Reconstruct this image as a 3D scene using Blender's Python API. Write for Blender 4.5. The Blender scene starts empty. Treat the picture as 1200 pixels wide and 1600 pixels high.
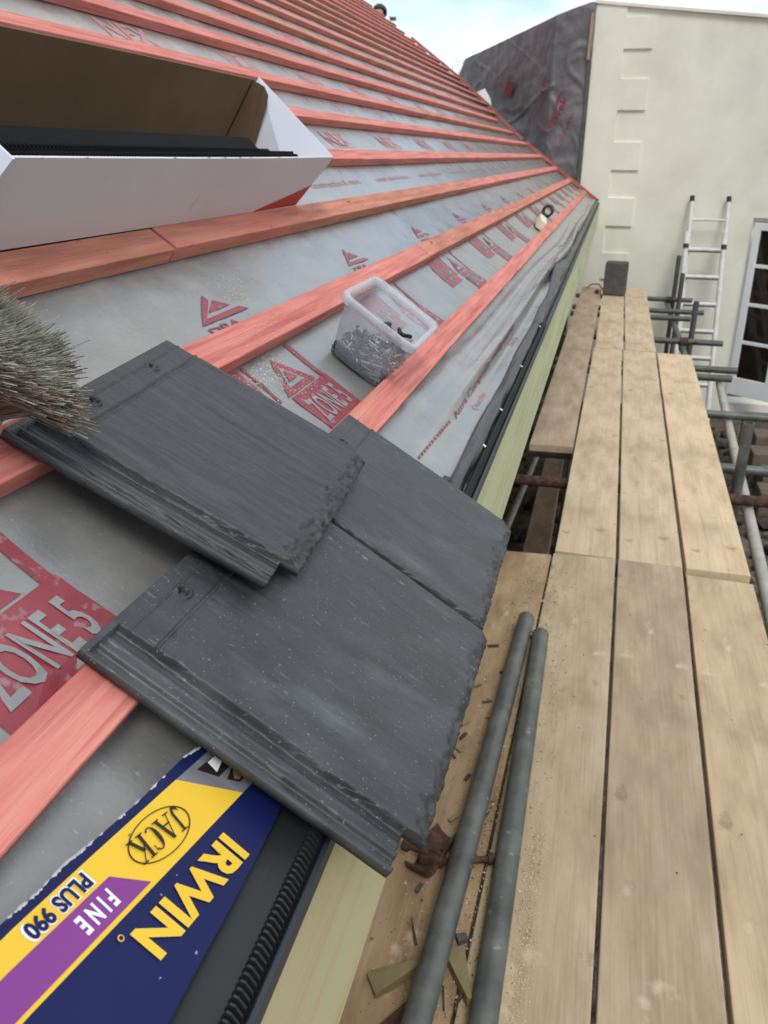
import bpy, bmesh, math, random
from mathutils import Vector, Matrix, noise
random.seed(7)
C = bpy.context.scene.collection
R_ = math.radians

# ------------------------------------------------------------ camera
cd = bpy.data.cameras.new("camera"); cam = bpy.data.objects.new("camera", cd); C.objects.link(cam)
rt = Vector((0.96892436, 0.24718314, 0.00927809)); up = Vector((-0.10418407, 0.37379332, 0.92164214)); fw = Vector((-0.22434631, 0.89396815, -0.38793))
cam.matrix_world = Matrix(((rt.x, up.x, -fw.x, 0), (rt.y, up.y, -fw.y, 0), (rt.z, up.z, -fw.z, 0), (0, 0, 0, 1)))
cd.sensor_fit = 'VERTICAL'; cd.sensor_height = 36.0; cd.lens = 36.0 * 1330 / 1600
cd.clip_start = 0.02; cd.clip_end = 500
cd.dof.use_dof = True; cd.dof.focus_distance = 0.85; cd.dof.aperture_fstop = 15.0
bpy.context.scene.camera = cam

# ------------------------------------------------------------ world and sun
SUN_EL, SUN_AZ = 52, 158           # azimuth measured from +Y towards +X
w = bpy.data.worlds.new("World"); bpy.context.scene.world = w; w.use_nodes = True
nt = w.node_tree; nt.nodes.clear()
N = nt.nodes.new; L = nt.links.new
out = N('ShaderNodeOutputWorld'); mixs = N('ShaderNodeMixShader')
b1 = N('ShaderNodeBackground'); b2 = N('ShaderNodeBackground')
sky = N('ShaderNodeTexSky'); sky.sky_type = 'NISHITA'; sky.sun_disc = False
sky.sun_elevation = R_(SUN_EL); sky.sun_rotation = R_(SUN_AZ)
L(sky.outputs[0], b1.inputs[0]); b1.inputs[1].default_value = 0.13
tc = N('ShaderNodeTexCoord'); nz = N('ShaderNodeTexNoise'); nz.inputs['Scale'].default_value = 2.6; nz.inputs['Detail'].default_value = 6; nz.inputs['Roughness'].default_value = .55
mp = N('ShaderNodeMapping'); mp.inputs['Scale'].default_value = (1, 1, 2.4); mp.inputs['Location'].default_value = (0.9, 0.2, 0.1)
L(tc.outputs['Generated'], mp.inputs[0]); L(mp.outputs[0], nz.inputs[0])
rp = N('ShaderNodeValToRGB'); rp.color_ramp.elements[0].position = .40; rp.color_ramp.elements[0].color = (.45, .45, .45, 1); rp.color_ramp.elements[1].position = .62
L(nz.outputs[0], rp.inputs[0])
cr = N('ShaderNodeValToRGB'); cr.color_ramp.elements[0].position = .38; cr.color_ramp.elements[0].color = (.48, .67, .86, 1); cr.color_ramp.elements[1].position = .58; cr.color_ramp.elements[1].color = (1.0, .975, .93, 1)
L(nz.outputs[0], cr.inputs[0]); L(cr.outputs[0], b2.inputs[0]); 
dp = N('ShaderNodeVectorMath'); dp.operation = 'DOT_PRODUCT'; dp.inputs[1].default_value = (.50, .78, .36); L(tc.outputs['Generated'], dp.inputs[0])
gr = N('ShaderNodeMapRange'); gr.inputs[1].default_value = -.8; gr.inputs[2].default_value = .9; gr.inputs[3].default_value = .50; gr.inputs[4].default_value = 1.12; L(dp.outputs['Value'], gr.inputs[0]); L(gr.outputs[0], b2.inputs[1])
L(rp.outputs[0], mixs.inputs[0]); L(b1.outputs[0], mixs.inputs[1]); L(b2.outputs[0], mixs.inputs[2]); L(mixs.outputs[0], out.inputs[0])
sd = bpy.data.lights.new("sun", 'SUN'); so = bpy.data.objects.new("sun", sd); C.objects.link(so)
sd.energy = 1.25; sd.angle = R_(22); sd.color = (1, .95, .88)
dv = Vector((math.sin(R_(SUN_AZ)) * math.cos(R_(SUN_EL)), math.cos(R_(SUN_AZ)) * math.cos(R_(SUN_EL)), math.sin(R_(SUN_EL))))
so.rotation_euler = dv.to_track_quat('Z', 'Y').to_euler(); so.location = dv * 20
vs = bpy.context.scene.view_settings; vs.view_transform = 'Standard'; vs.look = 'None'; vs.exposure = 0.40; vs.gamma = 1.0

# ------------------------------------------------------------ material helper
def M(name, cols, scale=5, detail=5, rough=.7, stretch=(1, 1, 1), roty=0, bump=0, bscale=None, spec=.3, metal=0, spots=None, rampw=(.3, .7), rvar=0, bdist=.002, streak=None):
    """cols: 2+ linear colours driven by noise; spots: (colour, scale, threshold, softness); streak: (colour, stretch, scale, amount)"""
    m = bpy.data.materials.new(name); m.use_nodes = True; t = m.node_tree; n = t.nodes; l = t.links
    p = n['Principled BSDF']; p.inputs['Roughness'].default_value = rough; p.inputs['Metallic'].default_value = metal
    p.inputs['Specular IOR Level'].default_value = spec
    tc = n.new('ShaderNodeTexCoord'); ro = n.new('ShaderNodeMapping'); ro.vector_type = 'POINT'; ro.inputs['Rotation'].default_value = (0, R_(-roty), 0)
    l.new(tc.outputs['Object'], ro.inputs[0])
    mp = n.new('ShaderNodeMapping'); mp.inputs['Scale'].default_value = stretch; l.new(ro.outputs[0], mp.inputs[0])
    nz = n.new('ShaderNodeTexNoise'); nz.inputs['Scale'].default_value = scale; nz.inputs['Detail'].default_value = detail; nz.inputs['Roughness'].default_value = .6
    l.new(mp.outputs[0], nz.inputs[0])
    cr = n.new('ShaderNodeValToRGB'); e = cr.color_ramp.elements
    k = len(cols)
    e[0].position = rampw[0]; e[0].color = (*cols[0], 1); e[1].position = rampw[1]; e[1].color = (*cols[-1], 1)
    for i in range(1, k - 1):
        q = e.new(rampw[0] + (rampw[1] - rampw[0]) * i / (k - 1)); q.color = (*cols[i], 1)
    l.new(nz.outputs[0], cr.inputs[0]); col = cr.outputs[0]
    def layer(col, colour, vec_stretch, sc, th, soft, amt=1.0, seed=3.3):
        m2 = n.new('ShaderNodeMapping'); m2.inputs['Scale'].default_value = vec_stretch; m2.inputs['Location'].default_value = (seed, seed * 1.7, seed * .6); l.new(ro.outputs[0], m2.inputs[0])
        z = n.new('ShaderNodeTexNoise'); z.inputs['Scale'].default_value = sc; z.inputs['Detail'].default_value = 4; l.new(m2.outputs[0], z.inputs[0])
        r = n.new('ShaderNodeMapRange'); r.inputs[1].default_value = th; r.inputs[2].default_value = th + soft; r.inputs[4].default_value = amt; l.new(z.outputs[0], r.inputs[0])
        x = n.new('ShaderNodeMix'); x.data_type = 'RGBA'; l.new(r.outputs[0], x.inputs[0]); l.new(col, x.inputs[6]); x.inputs[7].default_value = (*colour, 1)
        return x.outputs[2]
    for i, s in enumerate(spots or []):
        col = layer(col, s[0], s[4] if len(s) > 4 else (1, 1, 1), s[1], s[2], s[3], s[5] if len(s) > 5 else 1.0, 3.3 + i * 5.1)
    l.new(col, p.inputs['Base Color'])
    if rvar:
        r = n.new('ShaderNodeMapRange'); r.inputs[3].default_value = max(.05, rough - rvar); r.inputs[4].default_value = min(1, rough + rvar); l.new(nz.outputs[0], r.inputs[0]); l.new(r.outputs[0], p.inputs['Roughness'])
    if bump:
        if bscale:
            z = n.new('ShaderNodeTexNoise'); z.inputs['Scale'].default_value = bscale; z.inputs['Detail'].default_value = 5
            l.new(mp.outputs[0], z.inputs[0]); src = z.outputs[0]
        else: src = nz.outputs[0]
        b = n.new('ShaderNodeBump'); b.inputs['Strength'].default_value = bump; b.inputs['Distance'].default_value = bdist
        l.new(src, b.inputs['Height']); l.new(b.outputs[0], p.inputs['Normal'])
    return m
def S(r, g, b):   # sRGB bytes to linear
    f = lambda c: (c / 255 / 12.92) if c <= 10 else ((c / 255 + .055) / 1.055) ** 2.4
    return (f(r), f(g), f(b))

# ------------------------------------------------------------ mesh helper
TH = R_(35); U = Vector((-math.cos(TH), 0, math.sin(TH))); NN = Vector((math.sin(TH), 0, math.cos(TH)))
def RP(s, y, h): return U * s + NN * (h - .47) + Vector((0, y, 0))   # roof coordinates: up the slope, along the eaves, above the battens
def PX(p):  # inverse
    return (p.dot(U), p.y, p.dot(NN) + .47)
class MB:
    def __init__(s): s.v = []; s.f = []; s.m = []; s.sm = []
    def add(s, vs, fs, mi=0, smooth=False):
        o = len(s.v); s.v += [Vector(v) for v in vs]
        for f in fs: s.f.append([i + o for i in f]); s.m.append(mi); s.sm.append(smooth)
        return s
    def box(s, a, b, mi=0, T=None, skip=()):
        x0, y0, z0 = a; x1, y1, z1 = b
        v = [(x0, y0, z0), (x1, y0, z0), (x1, y1, z0), (x0, y1, z0), (x0, y0, z1), (x1, y0, z1), (x1, y1, z1), (x0, y1, z1)]
        if T: v = [T(*q) for q in v]
        f = [(0, 3, 2, 1), (4, 5, 6, 7), (0, 1, 5, 4), (1, 2, 6, 5), (2, 3, 7, 6), (3, 0, 4, 7)]
        return s.add(v, f, mi)
    def hexa(s, v, mi=0):
        return s.add(v, [(0, 3, 2, 1), (4, 5, 6, 7), (0, 1, 5, 4), (1, 2, 6, 5), (2, 3, 7, 6), (3, 0, 4, 7)], mi)
    def tube(s, pts, r, n=12, mi=0, cap=True, ri=None):
        pts = [Vector(p) for p in pts]; rr = r if isinstance(r, (list, tuple)) else [r] * len(pts)
        d0 = (pts[1] - pts[0]).normalized(); a = d0.orthogonal().normalized(); rings = []
        for i, p in enumerate(pts):
            d = (pts[min(i + 1, len(pts) - 1)] - pts[max(i - 1, 0)]).normalized()
            a = (a - d * a.dot(d)).normalized(); b = d.cross(a)
            rings.append([p + (a * math.cos(2 * math.pi * k / n) + b * math.sin(2 * math.pi * k / n)) * rr[i] for k in range(n)])
        vs = [v for r_ in rings for v in r_]; fs = []
        for i in range(len(pts) - 1):
            for k in range(n): fs.append((i * n + k, i * n + (k + 1) % n, (i + 1) * n + (k + 1) % n, (i + 1) * n + k))
        s.add(vs, fs, mi, True)
        if cap:
            if ri:   # open pipe end: annulus and inner bore
                for e, p, dr in ((0, pts[0], (pts[1] - pts[0]).normalized()), (1, pts[-1], (pts[-2] - pts[-1]).normalized())):
                    R = rings[0] if e == 0 else rings[-1]; I = [p + (q - p) * ri for q in R]; D = [q + dr * r * 3 if not isinstance(r, (list, tuple)) else q for q in I]
                    v = R + I + D; f = []
                    for k in range(n):
                        j = (k + 1) % n; f += [(k, j, n + j, n + k), (n + k, n + j, 2 * n + j, 2 * n + k)]
                    f.append(tuple(range(2 * n, 3 * n))); s.add(v, f, mi)
            else:
                s.add(rings[0], [tuple(range(n))[::-1]], mi); s.add(rings[-1], [tuple(range(n))], mi)
        return s
    def prism(s, poly, y0, y1, T=lambda a, y, b: (a, y, b), mi=0):
        n = len(poly); v = [T(a, y0, b) for a, b in poly] + [T(a, y1, b) for a, b in poly]
        f = [tuple(range(n)), tuple(range(2 * n - 1, n - 1, -1))] + [(i, i + n, (i + 1) % n + n, (i + 1) % n) for i in range(n)]
        return s.add(v, f, mi)
    def build(s, name, mats, parent=None, loc=None, bevel=0, smooth=False, seg=2):
        me = bpy.data.meshes.new(name); o = bpy.data.objects.new(name, me)
        org = Vector(parent['_o']) if parent and '_o' in parent.keys() else (Vector(loc) if loc is not None else Vector((0, 0, 0)))
        me.from_pydata([v - org for v in s.v], [], s.f)
        if not isinstance(mats, (list, tuple)): mats = [mats]
        for m in mats: me.materials.append(m)
        for p, mi, sm in zip(me.polygons, s.m, s.sm): p.material_index = mi; p.use_smooth = sm or smooth
        bm = bmesh.new(); bm.from_mesh(me); bmesh.ops.remove_doubles(bm, verts=bm.verts, dist=1e-6) if len(s.v) < 60000 and smooth else None
        bmesh.ops.recalc_face_normals(bm, faces=bm.faces) if not getattr(s, 'open', False) else None
        bm.to_mesh(me); bm.free()
        C.objects.link(o)
        if parent:
            o.parent = parent; o['_o'] = list(org)
        else: o.location = org; o['_o'] = list(org)
        if bevel:
            b = o.modifiers.new('bevel', 'BEVEL'); b.width = bevel; b.segments = seg; b.limit_method = 'ANGLE'; b.angle_limit = R_(40)
        return o
def tag(o, label=None, cat=None, group=None, kind=None):
    if label: o['label'] = label
    if cat: o['category'] = cat
    if group: o['group'] = group
    if kind: o['kind'] = kind
    return o
def empty(name, loc, label, cat, group=None, kind=None):
    o = bpy.data.objects.new(name, None); C.objects.link(o); o.location = loc; o['_o'] = list(loc); o.empty_display_size = .05
    return tag(o, label, cat, group, kind)

_tc = {}
def text2d(t, bold=0.0, shear=0.0, res=3):
    key = (t, bold, shear)
    if key not in _tc:
        cu = bpy.data.curves.new('t', 'FONT'); cu.body = t; cu.size = 1; cu.offset = bold; cu.resolution_u = res; cu.shear = shear
        ob = bpy.data.objects.new('t', cu); C.objects.link(ob)
        dg = bpy.context.evaluated_depsgraph_get(); me = bpy.data.meshes.new_from_object(ob.evaluated_get(dg))
        vs = [(v.co.x, v.co.y) for v in me.vertices]; fs = [tuple(p.vertices) for p in me.polygons]
        bpy.data.objects.remove(ob); bpy.data.curves.remove(cu); bpy.data.meshes.remove(me)
        x0 = min(v[0] for v in vs); x1 = max(v[0] for v in vs); y0 = min(v[1] for v in vs); y1 = max(v[1] for v in vs)
        _tc[key] = ([((x - x0) / (x1 - x0), (y - y0) / (y1 - y0)) for x, y in vs], fs)
    return _tc[key]
def put_text(mb, t, F, mi, bold=0., shear=0.):
    vs, fs = text2d(t, bold, shear)
    mb.add([F(a, b) for a, b in vs], fs, mi)
def quadF(o, xe, ye, z):   # plane coords (s,y): origin, x end, y end -> F(a,b)
    def F(a, b):
        s = o[0] + (xe[0] - o[0]) * a + (ye[0] - o[0]) * b; y = o[1] + (xe[1] - o[1]) * a + (ye[1] - o[1]) * b
        return RP(s, y, z(s, y) if callable(z) else z)
    return F
def nz3(x, y, z=0.): return noise.noise(Vector((x, y, z)))

# ------------------------------------------------------------ materials
m_red = M('batten_red', [S(186, 108, 98), S(214, 130, 118), S(224, 148, 134)], 14, 9, .75, (5, .3, 5), bump=.6, bscale=110, spots=[(S(140, 70, 62), 40, .70, .05, (1, .6, 1), .8), (S(206, 158, 122), 5, .58, .14, (2, .5, 2), .6), (S(158, 78, 70), 8, .52, .14, (22, .5, 22), .5), (S(96, 60, 50), 9, .74, .02, (1, 1.2, 1), .8)])
m_orange = M('batten_brown', [S(164, 100, 82), S(194, 126, 104), S(210, 148, 126)], 14, 9, .8, (5, .3, 5), bump=.6, bscale=110, spots=[(S(120, 72, 52), 60, .66, .05, (1, .5, 1), .8), (S(214, 126, 108), 3, .55, .1, (1, .4, 1), .8)])
m_memb = M('underlay_grey', [S(108, 109, 107), S(126, 127, 125), S(146, 146, 142)], 9, 9, .30, spec=1.0, bump=.4, bscale=160, rvar=.12, bdist=.0012, rampw=(.25, .75), spots=[(S(178, 180, 177), 14, .66, .12, (1, 1, 1), .35), (S(118, 117, 114), 240, .56, .12, (1, 1, 1), .28), (S(186, 187, 184), 190, .66, .05, (1, 1, 1), .35)])
m_memb.node_tree.nodes['Principled BSDF'].inputs['Coat Weight'].default_value = .6; m_memb.node_tree.nodes['Principled BSDF'].inputs['Coat Roughness'].default_value = .32
m_print = M('print_red', [S(130, 46, 58), S(154, 68, 78)], 16, 6, .42, spec=.5, spots=[(S(150, 130, 130), 70, .60, .08, (1, 1, 1), .7), (S(140, 92, 96), 30, .60, .2, (1, 1, 1), .5)])
m_printlt = M('print_pale', [S(176, 112, 112), S(188, 140, 138)], 30, 4, .5, spec=.4)
m_blackpl = M('black_plastic', [S(28, 31, 32), S(40, 43, 44)], 6, 4, .42, spec=.45, bump=.15, bscale=30)
m_bluepl = M('dark_slate_plastic', [S(44, 52, 60), S(54, 62, 70)], 5, 3, .5, spec=.4)
m_gloss = M('black_felt', [S(17, 18, 19), S(30, 31, 33)], 12, 6, .34, (1, .5, 1), spec=.6, bump=.7, bscale=18, bdist=.006)
m_fascg = M('treated_green', [S(174, 179, 138), S(190, 194, 154), S(201, 203, 167)], 6, 5, .7, (5, .25, 5), bump=.15, bscale=40, spots=[(S(140, 146, 96), 9, .62, .08, (1, .3, 1), .6)])
m_fascc = M('planed_pine', [S(186, 172, 130), S(200, 188, 146), S(192, 194, 150)], 4, 6, .6, (9, .35, 9), bump=.15, bscale=30, rampw=(.32, .66), spots=[(S(120, 84, 52), 13, .73, .03, (1.2, .3, 1.2), .9), (S(166, 142, 100), 10, .6, .08, (2.2, .08, 2.2), .35)])
board_cols = [[S(174, 154, 127), S(200, 180, 150), S(214, 196, 168)], [S(146, 128, 105), S(170, 151, 126), S(188, 169, 144)], [S(190, 163, 130), S(212, 187, 153), S(224, 201, 169)], [S(150, 130, 110), S(176, 154, 131), S(194, 172, 148)], [S(122, 98, 72), S(160, 134, 104), S(186, 162, 130)], [S(152, 136, 112), S(178, 160, 132), S(194, 177, 149)], [S(164, 144, 115), S(190, 168, 135), S(206, 184, 151)]]  # near-set tones painted darker, holding the shade at the camera end
m_board = [M('scaffold_board_%s' % k, c, 5, 10, .75, (2.2, .6, 2.2), bump=.35, bscale=45, bdist=.0015, rampw=(.28, .7),
    spots=[(S(104, 88, 70), 15, .66, .08, (1, .9, 1), .45), (S(112, 92, 70), 3, .6, .16, (1.4, .8, 1), .4), (S(120, 98, 72), 7, .52, .16, (26, .55, 26), .18), (S(226, 206, 172), 5, .56, .16, (40, .8, 40), .14), (S(140, 120, 98), 1.6, .52, .2, (1.2, 1, 1), .35), (S(72, 58, 44), 34, .73, .03, (1, 1.3, 1), .6), (S(120, 104, 84), 6, .71, .03, (1, 3.2, 1), .35), (S(228, 214, 190), 9, .68, .08, (1, .8, 1), .5), (S(150, 134, 112), 12, .6, .12, (3.5, .12, 1), .3)]) for k, c in zip(('tan', 'grey', 'yellow', 'worn', 'dusty', 'tan_shaded', 'yellow_shaded'), board_cols)]
m_galv = M('galvanised', [S(76, 79, 76), S(95, 98, 94), S(116, 118, 112)], 12, 6, .5, spec=.5, metal=.35, bump=.1, rvar=.12, spots=[(S(150, 154, 150), 40, .66, .06, (1, 1, 1), .6), (S(70, 68, 66), 16, .68, .05, (1, 1, 1), .6)])
m_galvd = M('galvanised_dark', [S(78, 80, 77), S(104, 105, 100)], 18, 5, .55, metal=.3, spots=[(S(100, 78, 62), 10, .64, .08, (1, 1, 1), .6)])
m_galvp = M('galvanised_pale', [S(160, 156, 146), S(186, 182, 172)], 14, 5, .6, metal=.15, spots=[(S(120, 116, 106), 12, .6, .08, (1, 1, 1), .6)])
m_rust = M('rusty_steel', [S(50, 38, 34), S(78, 56, 48), S(100, 74, 62)], 40, 6, .85, bump=.5, bscale=90)
m_white = M('white_render', [S(219, 218, 203), S(231, 230, 216), S(239, 238, 226)], 1.6, 8, .9, spec=.1, bump=.25, bscale=60, rampw=(.3, .75), spots=[(S(202, 203, 188), 1.4, .55, .2, (1, 1, .6), .6)])
m_black = M('tyvek_grey', [S(92, 91, 94), S(106, 105, 108), S(120, 119, 121)], 3, 6, .5, spec=.4, bump=.5, bscale=6, bdist=.04)
m_wood = M('weathered_wood', [S(138, 126, 104), S(166, 154, 130)], 12, 4, .8, (3, 3, .4))
m_upvc = M('white_upvc', [S(240, 243, 246), S(246, 248, 250)], 4, 3, .35, spec=.5)
m_glass = M('dark_glass', [S(20, 22, 22), S(46, 34, 30)], 2.2, 4, .08, spec=.5)
m_soil = M('soil', [S(70, 62, 55), S(98, 89, 80), S(122, 113, 103)], 9, 9, .95, bump=.9, bscale=30, bdist=.03, spec=.1, spots=[(S(54, 58, 40), 3, .58, .1, (1, 1, 1), .7), (S(140, 128, 114), 40, .68, .04, (1, 1, 1), .7)])
m_stone = M('brown_stone', [S(92, 82, 72), S(118, 106, 94)], 8, 6, .9, bump=.5, bscale=30)
m_dstone = M('dark_rubble', [S(44, 42, 40), S(74, 68, 62)], 12, 6, .9, bump=.6, bscale=30)
m_block = M('dense_concrete', [S(72, 72, 70), S(96, 96, 94)], 14, 7, .9, bump=.4, bscale=120)
m_alu = M('ladder_aluminium', [S(205, 205, 200), S(228, 228, 222)], 10, 3, .5, metal=.0)
m_kraft = M('kraft_brown', [S(104, 84, 64), S(120, 98, 76)], 5, 6, .85, spec=.1, bump=.2, bscale=20)
m_cwhite = M('carton_white', [S(206, 200, 200), S(218, 214, 214)], 3, 5, .6, spec=.3, bump=.08, bscale=30, spots=[(S(170, 156, 148), 9, .7, .05, (1, 3, 1), .4)])
m_cwhite2 = M('carton_white_inside', [S(205, 212, 226), S(216, 222, 234)], 3, 3, .5)
m_cred = M('carton_red', [S(176, 52, 46), S(186, 62, 54)], 8, 3, .5)

# ------------------------------------------------------------ ground
mb = MB(); mb.open = True
gx = [-60, -20, -6] + [-3 + .25 * i for i in range(41)] + [12, 25, 60]; gy = [-40, -10] + [-2 + .25 * i for i in range(64)] + [20, 40, 90]
vs = []
for y in gy:
    for x in gx: vs.append((x, y, -2.75 + .05 * nz3(x * .9, y * .9, 2) + .02 * nz3(x * 4, y * 4, 5)))
nx = len(gx)
mb.add(vs, [(j * nx + i, j * nx + i + 1, (j + 1) * nx + i + 1, (j + 1) * nx + i) for j in range(len(gy) - 1) for i in range(nx - 1)], 0, True)
tag(mb.build('ground', m_soil), kind='structure')

# ------------------------------------------------------------ roof: underlay
def V(s):   # where the slope ends, away from the camera
    if s < .95: return 10.3
    if s < 2.3: return 10.3 + (s - .95) / 1.35 * 2.3
    return 12.6 + (s - 2.3) * .25
ROWS = [.079, .284, .488, .694, .906, 1.10, 1.306, 1.49, 1.70] + [1.70 + .203 * k for k in range(1, 16)]
LOW = [.032, .234, .438, .645] + [r - .048 for r in ROWS[4:]]
def sstep(a, b, x):
    t = max(0, min(1, (x - a) / (b - a))); return t * t * (3 - 2 * t)
def hm(s, y):
    h = -.0275
    if s > .08:
        k = min(range(len(ROWS)), key=lambda i: abs(ROWS[i] + .08 - s)); h -= .004 * math.exp(-((s - ROWS[k] - .078) / .05) ** 2)
    fd = 1 - .85 * sstep(2.5, 4, y); h += .0020 * nz3(s * 9, y * 3.5, 1) + .0010 * fd * nz3(s * 30, y * 12, 4)
    cz = abs(nz3(s * 5 + y * 1.1, y * 1.0 - s * 2.5, 9)); h += .0022 * fd * max(0, 1 - cz * 16) + .0012 * fd * max(0, 1 - abs(nz3(s * 9 - y * 2, y * 2 + s * 4, 14)) * 14)
    if s < .03:
        t = (0.03 - s) / .135; h += .010 * t * t
        # the loose ruck that runs along the bottom bay
        cst = -.028 - .014 * min(3.2, max(0, y - 1.4)) + .006 * math.sin(y * 2.3)
        amp = .034 * sstep(1.15, 2.2, y) * (1 - .5 * sstep(4.6, 7, y)) * (1 + .5 * nz3(y * 1.7, 3))
        h += amp * math.exp(-((s - cst) / .016) ** 2) + .35 * amp * math.exp(-((s - cst - .042) / .012) ** 2)
        h -= .3 * amp * math.exp(-((s - cst + .03) / .014) ** 2)
        h += .004 * math.exp(-((s + .035 + .01 * math.sin(y * 5)) / .012) ** 2) * (1 - sstep(1.1, 1.9, y))
    return h
mb = MB(); mb.open = True
sg = [-.103 + .0075 * i for i in range(24)] + [.085 + .017 * i for i in range(40)] + [.78 + .065 * i for i in range(64)]
yg = [-.7 + .02 * i for i in range(190)] + [3.1 + .05 * i for i in range(60)] + [6.1 + .12 * i for i in range(36)]
vs = []
for s in sg:
    Ve = V(s)
    for y in yg:
        yy = -.7 + (y + .7) * (Ve + .7) / (yg[-1] + .7) if y > 6 else y
        if y > 6: yy = 6.05 + (y - 6.05) * (Ve - 6.05) / (yg[-1] - 6.05)
        vs.append(RP(s, yy, hm(s, yy)))
ny = len(yg)
mb.add(vs, [(i * ny + j, i * ny + j + 1, (i + 1) * ny + j + 1, (i + 1) * ny + j) for i in range(len(sg) - 1) for j in range(ny - 1)], 0, True)
hz = lambda s, y: hm(s, y) + .0011
def rect(s0, s1, y0, y1, mi=1, n=6, skew=0, z=None):
    z = z or hz
    v = []
    for i in range(n + 1):
        for j in range(n + 1):
            s = s0 + (s1 - s0) * i / n; y = y0 + (y1 - y0) * j / n; v.append(RP(s, y, z(s, y)))
    mb.add(v, [(i * (n + 1) + j, i * (n + 1) + j + 1, (i + 1) * (n + 1) + j + 1, (i + 1) * (n + 1) + j) for i in range(n) for j in range(n)], mi)
def tri(pts, mi=1, z=None):
    z = z or hz; n = len(pts); mb.add([RP(a, b, z(a, b)) for a, b in pts], [tuple(range(n))], mi)
hz2 = lambda s, y: hm(s, y) + .0021
def gtxt(t, s0, s1, y0, y1, mi, bold=0., z=None):     # baseline runs along the eaves, tops point up the slope
    put_text(mb, t, quadF((s0, y0), (s0, y1), (s1, y0), z or hz), mi, bold)
for k in range(14):
    o = .715 * (k - 1)
    # zone block with its tall thin lettering left grey
    rect(.082, .155, 1.105 + o, 1.255 + o); gtxt('ZONE 5', .093, .140, 1.118 + o, 1.236 + o, 0, .018, hz2)
    rect(.155, .232, 1.236 + o, 1.252 + o, n=4)
    tri([(.158, 1.10 + o), (.158, 1.215 + o), (.222, 1.16 + o)]); tri([(.168, 1.125 + o), (.168, 1.185 + o), (.205, 1.155 + o)], 0, hz2); tri([(.176, 1.14 + o), (.176, 1.172 + o), (.196, 1.156 + o)], 1, lambda s, y: hm(s, y) + .003)
    rect(.158, .232, 1.068 + o, 1.076 + o, n=4)
    rect(.135, .232, .90 + o, 1.055 + o); gtxt('UV+', .155, .195, .955 + o, 1.04 + o, 0, .015, hz2)
    # triangle mark in the bay above
    a = 1.11 + o + (.01 if k > 1 else 0)
    tri([(.316, a), (.366, a + .085), (.353, a + .085), (.325, a + .03)]); tri([(.316, a), (.325, a + .03), (.325, a + .14), (.314, a + .16)]); tri([(.333, a + .05), (.333, a + .125), (.352, a + .095)])
    gtxt('DRA', .292, .308, a + .0, a + .10, 1, .02)
    # rows of small print further up
    for kk, (t, s0, s1, ln) in enumerate((('construction & more', .568, .590, .46), ('construction & more', 1.395, 1.42, .46))):
        gtxt(t, s0, s1, .22 + .66 * (k + 0.03), .22 + .66 * (k + 0.03) + ln, 2, .01)
    for bay, mi in ((.742, 2), (1.16, 2), (1.56, 2)):
        gtxt('NEX', bay + .012, bay + .085, 2.16 + .72 * (k - 3), 2.42 + .72 * (k - 3), mi, .03)
        gtxt('membrane', bay + .0, bay + .010, 2.16 + .72 * (k - 3), 2.40 + .72 * (k - 3), mi, .0)
    rect(.955 + .0, .965, 2.2 + .72 * (k - 3), 2.4 + .72 * (k - 3), 2, 2); gtxt('(ce)', .975, 1.04, 2.05 + .72 * (k - 3), 2.2 + .72 * (k - 3), 2)
# dashes and small print along the bottom bay
for k in range(7):
    y0 = -.45 + 1.65 * k
    for j in range(13): rect(-.044 - .0008 * j, -.039 - .0008 * j, y0 + .0 + j * .018, y0 + .009 + j * .018, n=1)
    gtxt('Astra Composite roofing underlay', -.063, -.049, y0 + .26, y0 + 1.1, 1, .01)
    gtxt('Overlap', -.088, -.072, y0 + .37 + .0, y0 + .50, 2, .005); gtxt('Overlap', -.088, -.072, y0 + 1.0, y0 + 1.13, 2, .005)
und = mb.build('roofing_underlay', [m_memb, m_print, m_printlt]); tag(und, 'grey breathable roofing underlay with red printed ZONE 5 marks stretched over the rafters', 'roofing underlay')

# ------------------------------------------------------------ battens
words = ['first', 'second', 'third', 'fourth', 'fifth', 'sixth', 'seventh', 'eighth', 'ninth', 'tenth', 'eleventh', 'twelfth', 'thirteenth', 'fourteenth', 'fifteenth', 'sixteenth', 'seventeenth', 'eighteenth', 'nineteenth', 'twentieth', 'twenty-first', 'twenty-second', 'twenty-third', 'twenty-fourth']
def batten(row, y0, y1, mat, label, s0=None, s1=None, dh=0):
    s0 = LOW[row] if s0 is None else s0; s1 = ROWS[row] if s1 is None else s1
    n = max(2, int((y1 - y0) / .12)); vs = []; sd_ = row * 7.7 + y0
    for i in range(n + 1):
        y = y0 + (y1 - y0) * i / n
        a = .0018 * nz3(y * 1.3, sd_); b = .0018 * nz3(y * 1.3, sd_ + 9); c = .0012 * nz3(y * 1.1, sd_ + 4) + dh; e = .0008 * nz3(y * 9, sd_)
        vs += [RP(s0 + a + e, y, -.0262), RP(s1 + b, y, -.0262), RP(s1 + b, y, c), RP(s0 + a + e, y, c)]
    fs = [(0, 1, 2, 3), tuple(4 * n + k for k in (3, 2, 1, 0))]
    for i in range(n):
        for k in range(4): fs.append((4 * i + k, 4 * i + (k + 1) % 4, 4 * i + 4 + (k + 1) % 4, 4 * i + 4 + k))
    b = MB().add(vs, fs).build('roof_batten', mat, loc=RP((s0 + s1) / 2, (y0 + y1) / 2, -.026), bevel=.0012, seg=1)
    tag(b, label, 'batten', 'treated timber battens running across the roof slope')
tint = ['red-stained', 'brownish orange']
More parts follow.
